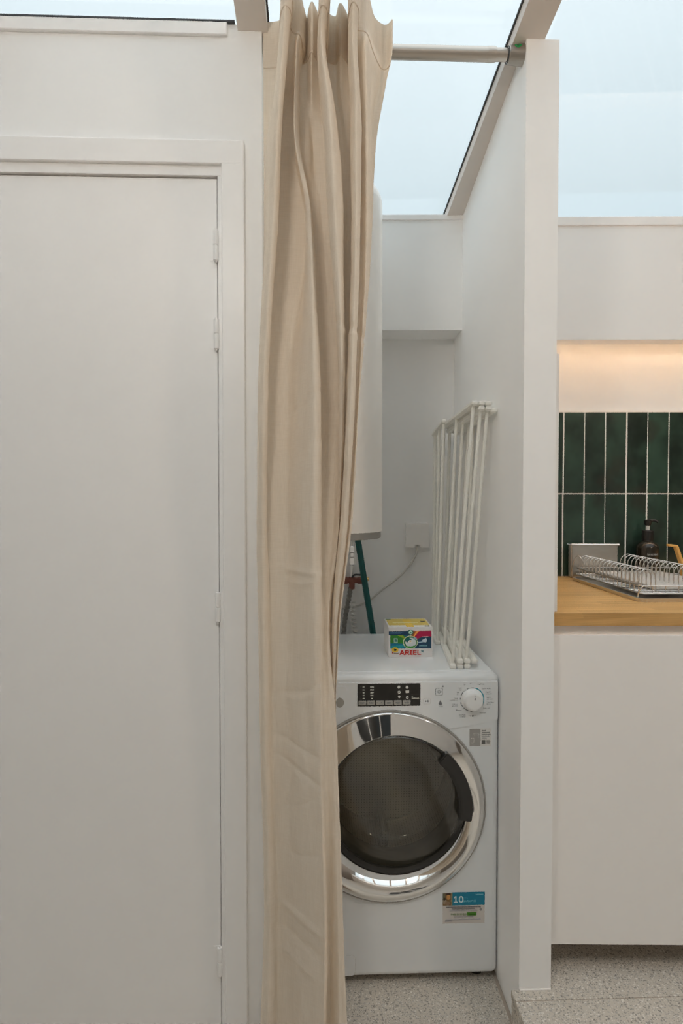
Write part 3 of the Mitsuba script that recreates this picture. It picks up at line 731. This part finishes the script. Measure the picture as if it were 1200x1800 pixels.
# chrome ring: swells out above, scooped below, so that it mirrors the room and the roof
na, nt = 160, 26
th = np.linspace(0, 2 * np.pi, na, endpoint=False)
inner = GC + GR * np.stack([np.cos(th), np.sin(th)], 1)
outer = RC + RR * np.stack([np.cos(th), np.sin(th)], 1)
up = np.clip(0.5 + 0.62 * np.sin(th), 0, 1)
up = up * up * (3 - 2 * up)
rows = [np.column_stack([RC[0] + (RR + 0.001) * np.cos(th), np.full(na, WF), RC[1] + (RR + 0.001) * np.sin(th)])]
wdt = np.linalg.norm(outer - inner, axis=1)
for t in np.linspace(0, 1, nt):
    p = outer * (1 - t) + inner * t
    hump = 0.010 * np.minimum(1, t / 0.06) ** 0.5
    dtop = hump + wdt * 0.27 * t
    dbot = hump + 0.014 * np.sin(min(t * 2.5, 1) * math.pi / 2) - wdt * 0.95 * max(0, t - 0.18) ** 2
    rows.append(np.column_stack([p[:, 0], WF - (up * dtop + (1 - up) * dbot), p[:, 1]]))
rim_d = WF - rows[-1][:, 1]
rows.append(np.column_stack([inner[:, 0], np.full(na, WF + 0.03), inner[:, 1]]))


def loft(rows):
    n = len(rows[0])
    v = np.vstack(rows)
    j = np.arange(n)
    k = (j + 1) % n
    return trimesh.Trimesh(v, np.vstack([np.vstack([np.stack([i * n + j, i * n + k, (i + 1) * n + k], 1), np.stack([i * n + j, (i + 1) * n + k, (i + 1) * n + j], 1)]) for i in range(len(rows) - 1)]), process=False)


DK = WM + '__door'
put(DK + '__chrome_ring', loft(rows), 'chrome', smooth=50, label='mirror chrome ring')
put(DK + '__outer_rim', loft([np.column_stack([RC[0] + r * np.cos(th), np.full(na, y), RC[1] + r * np.sin(th)]) for r, y in ((RR + 0.0035, WF + 0.001), (RR + 0.0035, WF - 0.005), (RR + 0.002, WF - 0.0075), (RR - 0.001, WF - 0.0075), (RR - 0.001, WF))]), 'grey_ring', smooth=35)


def disc_rows(fr):
    """Rings over the glass: (share of the radius, how far the sheet stands in front of the ring's inner edge)."""
    out = []
    for s, dd in fr:
        base = (rim_d - rim_d.mean()) * s + rim_d.mean()
        out.append(np.column_stack([GC[0] + GR * s * np.cos(th), WF - (base + dd), GC[1] + GR * s * np.sin(th)]))
    return out


put(DK + '__glass', loft(disc_rows([(1.003, -0.004), (1.0, 0.002), (0.985, 0.006)] + [(s, 0.007 + 0.014 * (1 - s * s)) for s in np.linspace(0.95, 0.002, 22)])), 'smoked_glass', smooth=True, label='domed smoked glass')
bowl = [(0.187, 0.004), (0.184, -0.010), (0.172, -0.050), (0.162, -0.085), (0.154, -0.097), (0.140, -0.106)] + [(r, -0.106 - 0.012 * (1 - (r / 0.14) ** 2)) for r in np.linspace(0.12, 0.001, 8)]
put(DK + '__inner_bowl', lathe(bowl, 'y', (GC[0], WF, GC[1]), 96), 'bowl_glass', smooth=True)
put(DK + '__frame', lathe([(0.199, 0.004), (0.196, 0.003), (0.187, -0.003), (0.186, -0.012), (0.199, -0.02)], 'y', (GC[0], WF, GC[1]), 96), 'black_plastic', smooth=30)
# handle
hb = arc(41, 100, 0.172, 0.2085, GC[0], GC[1], 30).buffer(-0.006).buffer(0.006)
hy = 1.6815
put(DK + '__handle', tm(man(xz(hb, hy, 0.030)) + man(xz(hb.buffer(-0.003), hy - 0.003, 0.02))), 'black_plastic', smooth=35, label='curved black handle')
put(DK + '__handle__grip_recess', xz(arc(46, 95, 0.174, 0.184, GC[0], GC[1], 24).buffer(-0.002), hy - 0.0036, 0.002), 'display_black')
# rubber seal and drum
put(WM + '__door_seal', lathe([(0.204, 0.0), (0.200, -0.02), (0.188, -0.05), (0.180, -0.06), (0.182, -0.10), (0.2045, -0.12)], 'y', (GC[0], WF, GC[1]), 72), 'hose_grey', smooth=True)


def holes(p, n, uv):
    a = dr.atan2(p.z - 0.5185, p.x - 0.213) * 24.0
    b = p.y * 110.0
    fx, fy = a - dr.floor(a) - 0.5, b - dr.floor(b) - 0.5
    q, r = (p.x - 0.213) * 115.0, (p.z - 0.5185) * 115.0
    gx, gy = q - dr.floor(q) - 0.5, r - dr.floor(r) - 0.5
    rear = dr.abs(n.y) > 0.7
    d = dr.select(rear, dr.sqrt(gx * gx + gy * gy), dr.sqrt(fx * fx + fy * fy))
    return mikit.mix((0.26, 0.25, 0.22), (0.60, 0.57, 0.51), mikit.smoothstep(0.14, 0.24, d))


mat('drum_steel', mikit.proc(holes), 0.3, metallic=0.9)
put(WM + '__drum', lathe([(0.2035, -0.115), (0.2035, -0.295), (0.195, -0.2985), (0.10, -0.294), (0, -0.290)], 'y', (GC[0], WF, GC[1]), 96), 'drum_steel', smooth=30)
for a in (25, 145, 265):
    c, s = math.cos(math.radians(a)), math.sin(math.radians(a))
    lf = ballbox(-0.012, 0.012, -0.075, 0.075, -0.028, 0.028, 0.010, 12)
    L = tm(lf)
    M = np.array([[-s, 0, c, GC[0] + 0.178 * c], [0, 1, 0, WF + 0.205], [c, 0, s, GC[1] + 0.178 * s], [0, 0, 0, 1]])
    L.apply_transform(M)
    put(WM + '__drum__lifter', L, 'drum_steel', smooth=35)
# bottom flap of the pump filter
fl = rect(W0 + 0.02, 0.030, 0.1010, 0.0868, 0.012)
put(WM + '__filter_flap', xz(fl, WF - 0.0012, 0.004), 'enamel')
put(WM + '__filter_flap__gap', xz(fl.buffer(0.0012).difference(fl), WF - 0.0003, 0.002), 'pale_print')
# stickers
s1 = [(rect(0.4210, 0.6770, 0.4832, 0.7262), (0.74, 0.73, 0.71)), (rect(0.4215, 0.6762, 0.4525, 0.7258, 0.0004), (0.36, 0.35, 0.335)),
      (rect(0.4255, 0.6855, 0.4345, 0.7000, 0.001).difference(rect(0.4264, 0.6866, 0.4336, 0.6990, 0.0008)), (0.72, 0.71, 0.69)),
      (arc(-45, 60, 0.0115, 0.0135, 0.4400, 0.7010, 16), (0.48, 0.47, 0.45)), (arc(-45, 60, 0.0070, 0.0088, 0.4400, 0.7010, 16), (0.46, 0.45, 0.43)), (rect(0.4455, 0.7010, 0.4475, 0.7150), (0.52, 0.51, 0.49)),
      (rect(0.4560, 0.6825, 0.4660, 0.6935), (0.12, 0.12, 0.115)), (rect(0.4690, 0.6830, 0.4795, 0.6935), (0.34, 0.33, 0.31))]
for k, (w, c) in enumerate(((0.011, 0.2), (0.023, 0.25), (0.025, 0.25), (0.021, 0.42), (0.014, 0.42))):
    zz = 0.7205 - 0.0056 * k
    s1.append((rect(0.4562, zz - 0.0013, 0.4562 + w, zz + 0.0013), (c, c, c)))
pm, pcol = painted(s1, WF - 0.0002)
put(WM + '__sticker', pm, 'print_paper', color=pcol, label='grey and white sticker with a telephone drawing')
s2 = [(rect(0.3478, 0.1715, 0.4672, 0.2600), (0.66, 0.62, 0.585)), (rect(0.3478, 0.2235, 0.3720, 0.2590), lin(120, 96, 60)),
      (rect(0.3478, 0.2360, 0.3540, 0.2590), lin(104, 104, 84)), (affinity.scale(Point(0.3535, 0.2345).buffer(0.0055), 1, 1.4), lin(158, 142, 120)), (Point(0.3530, 0.2425).buffer(0.0035), lin(52, 38, 22)),
      (affinity.scale(Point(0.3640, 0.2475).buffer(0.0055), 1, 1.3), lin(206, 150, 88)), (rect(0.3570, 0.2545, 0.3695, 0.2590), lin(62, 36, 16)), (affinity.scale(Point(0.3615, 0.2300).buffer(0.0065), 1.2, 0.8), lin(150, 122, 98)),
      (rect(0.3725, 0.2235, 0.3752, 0.2590), lin(150, 140, 96)),
      (rect(0.3752, 0.2238, 0.4672, 0.2608), lin(22, 126, 156)),
      (words('10', 0.0175, 0.3785, 0.2325, WF - 0.0017, 0.0003, True), lin(222, 238, 240)),
      (words('ans', 0.006, 0.4055, 0.2430, WF - 0.0017, 0.0003), lin(60, 160, 184)),
      (words('GARANTIE', 0.0052, 0.4055, 0.2335, WF - 0.0017, 0.0003, True), lin(120, 196, 208)),
      (rect(0.4410, 0.2535, 0.4625, 0.2552), lin(140, 200, 214)),
      (rect(0.4170, 0.1945, 0.4435, 0.2030, 0.001), lin(70, 128, 40)), (rect(0.4220, 0.1965, 0.4395, 0.1978), lin(40, 80, 22)),
      (Point(0.4560, 0.2115).buffer(0.0035), lin(150, 146, 146))]
for zz, x0, x1, c in ((0.2190, 0.358, 0.456, 0.16), (0.2140, 0.374, 0.439, 0.24), (0.2090, 0.367, 0.446, 0.42), (0.1915, 0.380, 0.434, 0.42), (0.1835, 0.356, 0.456, 0.42), (0.1795, 0.354, 0.374, 0.45)):
    s2.append((rect(x0, zz - 0.0008, x1, zz + 0.0008), (c, c * 0.97, c)))
for x0, x1 in ((0.3710, 0.3735), (0.3760, 0.3850), (0.3875, 0.3930), (0.3960, 0.4020), (0.4040, 0.4090), (0.4110, 0.4150)):
    s2.append((rect(x0, 0.1970, x1, 0.2005), (0.26, 0.30, 0.20)))
pm, pcol = painted(s2, WF - 0.0002)
put(WM + '__guarantee_sticker', pm, 'print_paper', color=pcol, label='white and teal guarantee sticker with a large 10')
tag(WM, 'white front-loading washing machine with a chrome door ring in the alcove', 'washing machine')

# ------------------------------------------------------------------ detergent box
BX0, BX1, BY0, BY1, BZ0, BZ1 = 0.2135, 0.3490, 1.901, 2.035, WT + 0.0024, 0.9755
put('detergent_box__carton', box(BX0, BX1, BY0, BY1, BZ0, BZ1, 0.001), 'carton')
us, vs = (BX1 - BX0) / 960.0, (BZ1 - BZ0) / 690.0


def fx(u, v):
    return BX0 + (u - 125) * us, BZ0 + (950 - v) * vs


def poly(*p):
    return Polygon([fx(*q) for q in p])


def disc(u, v, r, ry=None):
    c = fx(u, v)
    return affinity.scale(Point(*c).buffer(r * us), 1, (ry or r) * vs / (r * us))


fp = [(poly((128, 262), (1083, 262), (1083, 948), (128, 948)), (0.78, 0.76, 0.75)),
      (poly((160, 345), (1060, 345), (1060, 750), (160, 750)), lin(20, 96, 116)),
      (poly((160, 440), (450, 440), (600, 600), (440, 640), (160, 630)), lin(50, 132, 46)),
      (poly((300, 440), (420, 440), (600, 600)), lin(140, 170, 50)), (poly((160, 625), (440, 640), (600, 600), (480, 750), (160, 750)), lin(18, 116, 150)),
      (poly((160, 690), (480, 660), (600, 600), (470, 720), (160, 750)), lin(20, 150, 160)),
      (poly((620, 345), (760, 345), (600, 600)), lin(150, 90, 40)), (poly((720, 345), (800, 345), (600, 600)), lin(226, 120, 50)), (poly((750, 345), (775, 345), (600, 600)), lin(244, 190, 100)),
      (poly((800, 345), (1060, 345), (1060, 480), (870, 478), (600, 600)), lin(178, 24, 74)), (poly((1060, 480), (870, 478), (690, 570), (730, 750), (1060, 750)), lin(24, 66, 92)),
      (poly((128, 345), (600, 345), (600, 440), (128, 440)), lin(18, 62, 96)), (poly((165, 365), (440, 365), (440, 378), (165, 378)), lin(90, 130, 170)), (poly((165, 395), (390, 395), (390, 405), (165, 405)), lin(90, 130, 170)),
      (disc(605, 378, 62), lin(16, 96, 76)), (disc(605, 378, 46), lin(190, 220, 206)), (disc(605, 378, 18, 26), lin(90, 160, 140)),
      (disc(600, 605, 160, 150), lin(228, 232, 200)), (disc(602, 605, 145, 138), lin(30, 108, 66)), (disc(608, 608, 118, 108), lin(214, 222, 220)), (disc(560, 560, 66, 54), lin(18, 96, 96)), (disc(596, 596, 50, 44), lin(224, 226, 220)),
      (disc(600, 700, 105, 34), lin(60, 150, 60)), (disc(600, 660, 96, 40), lin(208, 214, 216)), (disc(600, 580, 16, 14), lin(220, 170, 90)), (disc(700, 520, 42, 30), lin(150, 180, 190)),
      (poly((850, 560), (940, 510), (965, 560), (940, 610), (880, 600)), lin(206, 222, 232)), (poly((770, 600), (880, 585), (880, 605), (770, 622)), lin(170, 200, 216)), (poly((850, 478), (990, 470), (990, 482), (850, 490)), lin(220, 190, 200)),
      (poly((790, 678), (970, 678), (970, 696), (790, 696)), lin(120, 170, 180)),
      (poly((235, 510), (325, 510), (325, 615), (235, 615)), lin(150, 190, 170)), (disc(280, 560, 22, 34), lin(70, 130, 120)),
      (disc(268, 775, 72, 58), lin(236, 196, 60)), (poly((240, 745), (300, 760), (295, 800), (245, 795)), lin(36, 26, 22)), (disc(215, 845, 16), lin(180, 70, 60)), (poly((240, 848), (345, 848), (345, 862), (240, 862)), lin(150, 130, 120)),
      (poly((830, 785), (860, 785), (868, 830), (848, 830)), lin(110, 140, 150)), (poly((868, 790), (884, 790), (884, 835), (868, 835)), lin(110, 140, 150))]
name = words('ARIEL', 102 * vs, *fx(362, 884), BY0 - 0.0062, 0.0010, True)
k = (830 - 362) * us / (name.bounds[1, 0] - name.bounds[0, 0])
name.vertices[:, 0] = (name.vertices[:, 0] - name.bounds[0, 0]) * k + fx(362, 0)[0]
pm, pcol = painted(fp + [(name, lin(196, 42, 36))], BY0, 0.00006)
pm.vertices[:, 1] = np.where(pm.vertices[:, 1] < BY0 - 0.004, pm.vertices[:, 1] + 0.0030, pm.vertices[:, 1])
put('detergent_box__front_print', pm, 'print_paper', color=pcol, label='colourful front print with red lettering')
tp = [(rect(BX0 + 0.004, BY0 + 0.028, BX1 - 0.004, BY1 - 0.006), lin(222, 196, 92)), (rect(BX0 + 0.056, BY0 + 0.004, BX0 + 0.080, BY1 - 0.02), lin(236, 200, 70)), (rect(BX0 + 0.02, BY0 + 0.06, BX0 + 0.10, BY0 + 0.075), lin(238, 222, 150)),
      (rect(BX1 - 0.024, BY0 + 0.072, BX1 - 0.010, BY0 + 0.090), lin(70, 60, 40)), (rect(BX1 - 0.022, BY0 + 0.008, BX1 - 0.008, BY0 + 0.018), lin(80, 76, 66)), (rect(BX0 + 0.003, BY1 - 0.016, BX0 + 0.02, BY1 - 0.008), lin(80, 110, 90))]
ms, cs = [], []
for i, (p, c) in enumerate(tp):
    m = trimesh.creation.extrude_polygon(p, 0.0001 * (i + 1), engine='earcut')
    m.apply_translation((0, 0, BZ1))
    ms.append(m)
    cs.append(np.tile(c, (len(m.vertices), 1)))
put('detergent_box__top_print', cat_(*ms), 'print_paper', color=np.vstack(cs))
tag('detergent_box', 'small box of laundry capsules with bright print on the washing machine', 'box')

# ------------------------------------------------------------------ folded drying rack
RK = 'drying_rack'
yf, yb = 1.765, 2.232


def rail(p0, p1, w=0.0185, h=0.0132):
    p0, p1 = np.array(p0), np.array(p1)
    d = p1 - p0
    L = np.linalg.norm(d)
    m = box(-w / 2, w / 2, 0, L, -h / 2, h / 2, 0.0035)
    d /= L
    s = np.cross(d, [0, 0, 1])
    s /= np.linalg.norm(s)
    M = np.eye(4)
    M[:3, 0], M[:3, 1], M[:3, 2], M[:3, 3] = s, d, np.cross(s, d), p0
    m.apply_transform(M)
    return m


zb = WT + 0.0024 + 0.0068
panels = [((0.384, zb), (0.4425, 1.642)), ((0.4045, zb), (0.4625, 1.6415)), ((0.425, zb), (0.4825, 1.641)), ((0.4045, zb + 0.0142), (0.4625, 1.6275)), ((0.425, zb + 0.0142), (0.4825, 1.6270)), ((0.4455, zb + 0.0142), (0.4975, 1.6215))]
for k, ((xb, z0), (xt, z1)) in enumerate(panels):
    B0, B1 = np.array((xb, yf, z0)), np.array((xb + 0.046, yb, z0))
    T0, T1 = np.array((xt, yf, z1)), np.array((xt + 0.0015, yb, z1 - 0.020))
    put(RK + '__rail', rail(B0, B1), 'rack_white')
    put(RK + '__rail', rail(T0, T1), 'rack_white')
    for t in ((0.045, 0.52, 0.955) if k in (0, 3, 4) else (0.53,)):
        put(RK + '__rod', tube([B0 + (B1 - B0) * t + (0, 0, 0.004), T0 + (T1 - T0) * t - (0, 0, 0.004)], 0.0053, 10), 'rack_white', smooth=40)
B0, B1 = np.array((0.3945, 2.055, zb)), np.array((0.4095, yb, zb))
T0, T1 = np.array((0.4135, 2.055, 1.625)), np.array((0.4135, yb + 0.004, 1.596))
put(RK + '__rail', rail(B0, B1), 'rack_white')
put(RK + '__rail', rail(T0, T1), 'rack_white')
for t in (0.08, 0.5, 0.9):
    put(RK + '__rod', tube([B0 + (B1 - B0) * t + (0, 0, 0.004), T0 + (T1 - T0) * t - (0, 0, 0.004)], 0.0053, 10), 'rack_white', smooth=40)
tag(RK, 'folded white drying rack standing on the washing machine and leaning on the partition', 'drying rack')

# ------------------------------------------------------------------ kitchen
# tiles
put('wall_back__grout', K(box(PX1, 3.1, 2.3312, 2.3455, 1.0757, 1.694)), 'grout')
for j, (z0, z1) in enumerate(((1.0765, 1.3828), (1.3878, 1.6885))):
    for i in range(-4, 24):
        x0 = 0.9095 + 0.0783 * i + 0.0024 + (0.001 * math.sin(i * 2.3 + j))
        x1 = 0.9095 + 0.0783 * (i + 1) - 0.0024 + (0.0008 * math.sin(i * 1.7 + j * 2))
        t = box(max(x0, PX1 + 0.002), x1, 2.3295 - 0.0006 * math.sin(i * 5.1 + j * 3) ** 2, 2.3345, z0, z1, 0.0012)
        tl = T().rotate([0, 0, 1], 0)
        a = rng.normal(0, 0.004, 2)
        c = t.vertices.mean(0)
        d = t.vertices - c
        t.vertices[:, 1] += d[:, 0] * a[0] * 2 + d[:, 2] * a[1] * 0.4
        put('wall_back__tile', K(t), 'green_glaze')
# worktop and cabinet
put('worktop', K(box(0.6210, 3.1, 1.600, 2.3330, 1.0405, 1.0755, 0.0015)), 'oak', label='long oak worktop along the tiled kitchen wall', cat='worktop')
put('side_panel', K(box(0.6210, 0.6485, 1.606, 2.3280, 1.0760, 1.7450, 0.001)), 'white_lacquer', label='narrow white upstand panel on the worktop against the partition', cat='panel')
CB = 'kitchen_cabinet'
put(CB + '__carcass', K(cat_(box(0.6300, 1.70, 1.640, 2.32, 0.200, 1.0400))), 'white_lacquer')
put(CB + '__rail', K(box(0.6300, 1.70, 1.622, 1.6405, 0.98, 1.0402)), 'white_lacquer')
put(CB + '__door', K(box(0.6270, 1.235, 1.602, 1.6212, 0.1950, 1.0165, 0.001)), 'white_lacquer')
put(CB + '__door', K(box(1.238, 1.70, 1.602, 1.6212, 0.1950, 1.0165, 0.001)), 'white_lacquer')
put(CB + '__plinth', K(box(0.6300, 1.70, 1.98, 1.995, 0.118, 0.20)), 'white_lacquer')
tag(CB, 'plain white handleless base cabinet under the oak worktop', 'cabinet')
put('kitchen_cabinet_001__carcass', K(cat_(box(1.702, 3.05, 1.640, 2.32, 0.200, 1.0400), box(1.702, 3.05, 1.98, 1.995, 0.118, 0.20))), 'white_lacquer')
put('kitchen_cabinet_001__door', K(box(1.704, 3.05, 1.602, 1.6212, 0.1950, 1.0165, 0.001)), 'white_lacquer')
tag('kitchen_cabinet_001', 'further white base cabinet beyond the right edge of the picture', 'cabinet')

# dish drainer: tray, wire frame and two rows of plate loops
WTZ = 1.0755
DD = 'dish_drainer'
tw, td = 0.40, 0.475


def D(m):
    """Drainer coordinates (x right, y back, z up from the worktop) to the room."""
    m.apply_transform(trimesh.transformations.rotation_matrix(math.radians(3.0), [0, 0, 1]))
    m.apply_translation((0.933, 1.760, WTZ))
    return K(m)


tray = trimesh.creation.extrude_polygon(rect(0, 0, tw, td, 0.022), 0.010, engine='earcut')
cut = trimesh.creation.extrude_polygon(rect(0.006, 0.006, tw - 0.006, td - 0.006, 0.018), 0.02, engine='earcut')
cut.apply_translation((0, 0, 0.003))
trm = tm(man(tray) - man(cut))
lip = trimesh.creation.extrude_polygon(rect(-0.003, -0.003, tw + 0.003, td + 0.003, 0.024).difference(rect(0.005, 0.005, tw - 0.005, td - 0.005, 0.018)), 0.0012, engine='earcut')
lip.apply_translation((0, 0, 0.0098))
put(DD + '__tray', D(cat_(trm, lip)), 'steel', smooth=30)
wr_ = 0.0016


def wire(pts, n=None, r=wr_):
    p = spline(pts, n) if n else np.array(pts, float)
    return D(tube(p, r, 6))


zt = 0.060
fr = []
for zf in (0.022, 0.044):
    loop = np.array(rect(0.012, 0.012, tw - 0.012, td - 0.012, 0.02).exterior.coords)
    fr.append(D(tube(np.column_stack([loop, np.full(len(loop), zf)]), 0.0018, 6)))
put(DD + '__frame', cat_(*fr), 'wire_steel', smooth=True)
for i in range(15):
    y = 0.03 + 0.0305 * i
    put(DD + '__base_wire', wire([(0.012, y, 0.022), (tw - 0.012, y, 0.022)]), 'wire_steel', smooth=True)
for i in range(9):
    x = 0.045 + 0.0385 * i
    put(DD + '__front_wire', wire([(x, 0.012, 0.044), (x, 0.012, 0.022), (x, td - 0.012, 0.0205)], r=0.0012), 'wire_steel', smooth=True)


def hoop(x0, x1, y, ht, lean=0.0):
    a = np.linspace(0, math.pi, 13)
    cx, rx = (x0 + x1) / 2, (x1 - x0) / 2
    mid = [(cx - rx * math.cos(t), y + lean * math.sin(t), ht - rx + rx * math.sin(t)) for t in a]
    return wire([(x0, y, 0.022)] + mid + [(x1, y, 0.022)])


for i in range(17):
    put(DD + '__hoop', hoop(0.022, 0.072, 0.045 + 0.0255 * i, 0.088, 0.004), 'wire_steel', smooth=True)
for i in range(17):
    put(DD + '__hoop', hoop(0.165, 0.225, 0.035 + 0.0255 * i, 0.094, 0.004), 'wire_steel', smooth=True)
put(DD + '__end_loop', wire([(0.004, 0.475, 0.012), (0.006, 0.47, 0.06), (0.018, 0.455, 0.088), (0.032, 0.44, 0.06), (0.034, 0.435, 0.022)], 24, 0.0018), 'wire_steel', smooth=True)
put(DD + '__end_loop', wire([(0.006, 0.020, 0.012), (0.008, 0.016, 0.03), (0.018, 0.012, 0.044)], 16, 0.0022), 'wire_steel', smooth=True)
put(DD + '__drip_bar', D(box(0.075, 0.30, 0.06, 0.43, 0.026, 0.036, 0.002)), 'grey_drainer', label='pale grey drip channel')
tag(DD, 'stainless dish drainer with rows of wire hoops on the oak worktop', 'dish drainer')

# steel caddy behind the drainer
cz0, cz1 = WTZ + 0.004, 1.1995
cad = cat_(box(0.925, 1.090, 2.272, 2.2735, cz0, cz1), box(0.925, 1.090, 2.311, 2.3125, cz0, cz1), box(0.925, 0.9265, 2.272, 2.3125, cz0, cz1), box(1.0885, 1.090, 2.272, 2.3125, cz0, cz1), box(0.925, 1.090, 2.272, 2.3125, cz0, cz0 + 0.0015))
put('cutlery_caddy__holder', K(cad), 'steel')
put('cutlery_caddy__rolled_lip', K(tube([(0.920, 2.269, cz1), (1.095, 2.269, cz1)], 0.0042, 12)), 'wire_steel', smooth=40)
put('cutlery_caddy__hook', K(tube([(0.905, 2.270, cz1 + 0.002), (0.921, 2.270, cz1 + 0.002), (0.921, 2.270, cz1 - 0.11)], 0.0016, 6)), 'wire_steel')
put('cutlery_caddy__foot', K(cat_(box(0.93, 1.085, 2.275, 2.310, WTZ, cz0))), 'steel')
tag('cutlery_caddy', 'flat stainless steel caddy behind the dish drainer against the green tiles', 'caddy')

# soap dispenser
SXc, SYc = 1.207, 2.288
pr = [(0, 0.0), (0.036, 0.0), (0.0385, 0.003), (0.0385, 0.108), (0.037, 0.118), (0.030, 0.128), (0.0185, 0.135), (0.0165, 0.139), (0.0165, 0.146), (0, 0.146)]
at = K(trimesh.Trimesh([[SXc, SYc, WTZ]] * 3, [[0, 1, 2]], process=False)).vertices[0]
put('soap_dispenser__bottle', lathe(pr, 'z', tuple(at), 48), 'bottle_brown', smooth=35, label='dark glossy bottle')
put('soap_dispenser__collar', lathe([(0, 0.140), (0.0195, 0.140), (0.0200, 0.143), (0.0200, 0.172), (0.0185, 0.175), (0.010, 0.177), (0, 0.177)], 'z', tuple(at), 32), 'pump_black', smooth=35)
put('soap_dispenser__stem', lathe([(0, 0.176), (0.0072, 0.176), (0.0072, 0.194), (0, 0.194)], 'z', tuple(at), 20), 'pale_print', smooth=35, label='pale pump stem')
put('soap_dispenser__pump_head', cat_(lathe([(0, 0.193), (0.0090, 0.193), (0.0125, 0.200), (0.0125, 0.212), (0.009, 0.214), (0, 0.214)], 'z', tuple(at), 24),
                                     tube(spline([(at[0], at[1], at[2] + 0.211), (at[0] + 0.022, at[1] - 0.004, at[2] + 0.212), (at[0] + 0.034, at[1] - 0.006, at[2] + 0.206)], 10), 0.0045, 10)), 'pump_black', smooth=35)
lt = []
for k, (s, h, z0) in enumerate((('SAVON DE', 0.0062, 0.086), ('MARSEILLE', 0.0, 0.076), ('LIQUIDE', 0.0072, 0.062))):
    if h == 0.0:
        continue
    m = words(s, h, 0, 0, 0, 0.0004, False, 'c')
    a = m.vertices[:, 0] / 0.0386 + 0.05
    r = 0.0387 + (-m.vertices[:, 1])
    m.vertices = np.column_stack([at[0] + r * np.sin(a), at[1] - r * np.cos(a), at[2] + z0 + m.vertices[:, 2]])
    lt.append(m)
put('soap_dispenser__lettering', cat_(*lt), 'pale_print')
tag('soap_dispenser', 'dark brown soap dispenser with a black pump standing beside the steel caddy', 'soap dispenser')

# wooden dish brush standing in the drainer
h0, h1, h2 = np.array((1.185, 2.10, 1.2115)), np.array((1.214, 2.10, 1.2080)), np.array((1.240, 2.10, 1.128))


def bar_between(a, b, w, t):
    d = b - a
    L = np.linalg.norm(d)
    d = d / L
    s = np.array([0, 1.0, 0])
    u = np.cross(s, d)
    m = box(0, L, -w / 2, w / 2, -t / 2, t / 2, 0.002)
    M = np.eye(4)
    M[:3, 0], M[:3, 1], M[:3, 2], M[:3, 3] = d, s, u, a
    m.apply_transform(M)
    return m


put('dish_brush__handle', K(cat_(bar_between(h0, h1, 0.022, 0.008), bar_between(h1 + np.array((-0.003, 0, 0.002)), h2, 0.022, 0.010))), 'bamboo')
put('dish_brush__head', K(lathe([(0, -0.012), (0.020, -0.012), (0.024, -0.008), (0.024, 0.006), (0.019, 0.012), (0, 0.013)], 'x', (1.248, 2.10, 1.122), 28)), 'bamboo', smooth=35)
put('dish_brush__bristles', K(lathe([(0, -0.030), (0.021, -0.030), (0.018, -0.010), (0, -0.010)], 'x', (1.280, 2.10, 1.122), 28)), 'rack_white')
tag('dish_brush', 'wooden dish brush with an angled handle leaning at the right of the soap dispenser', 'brush')
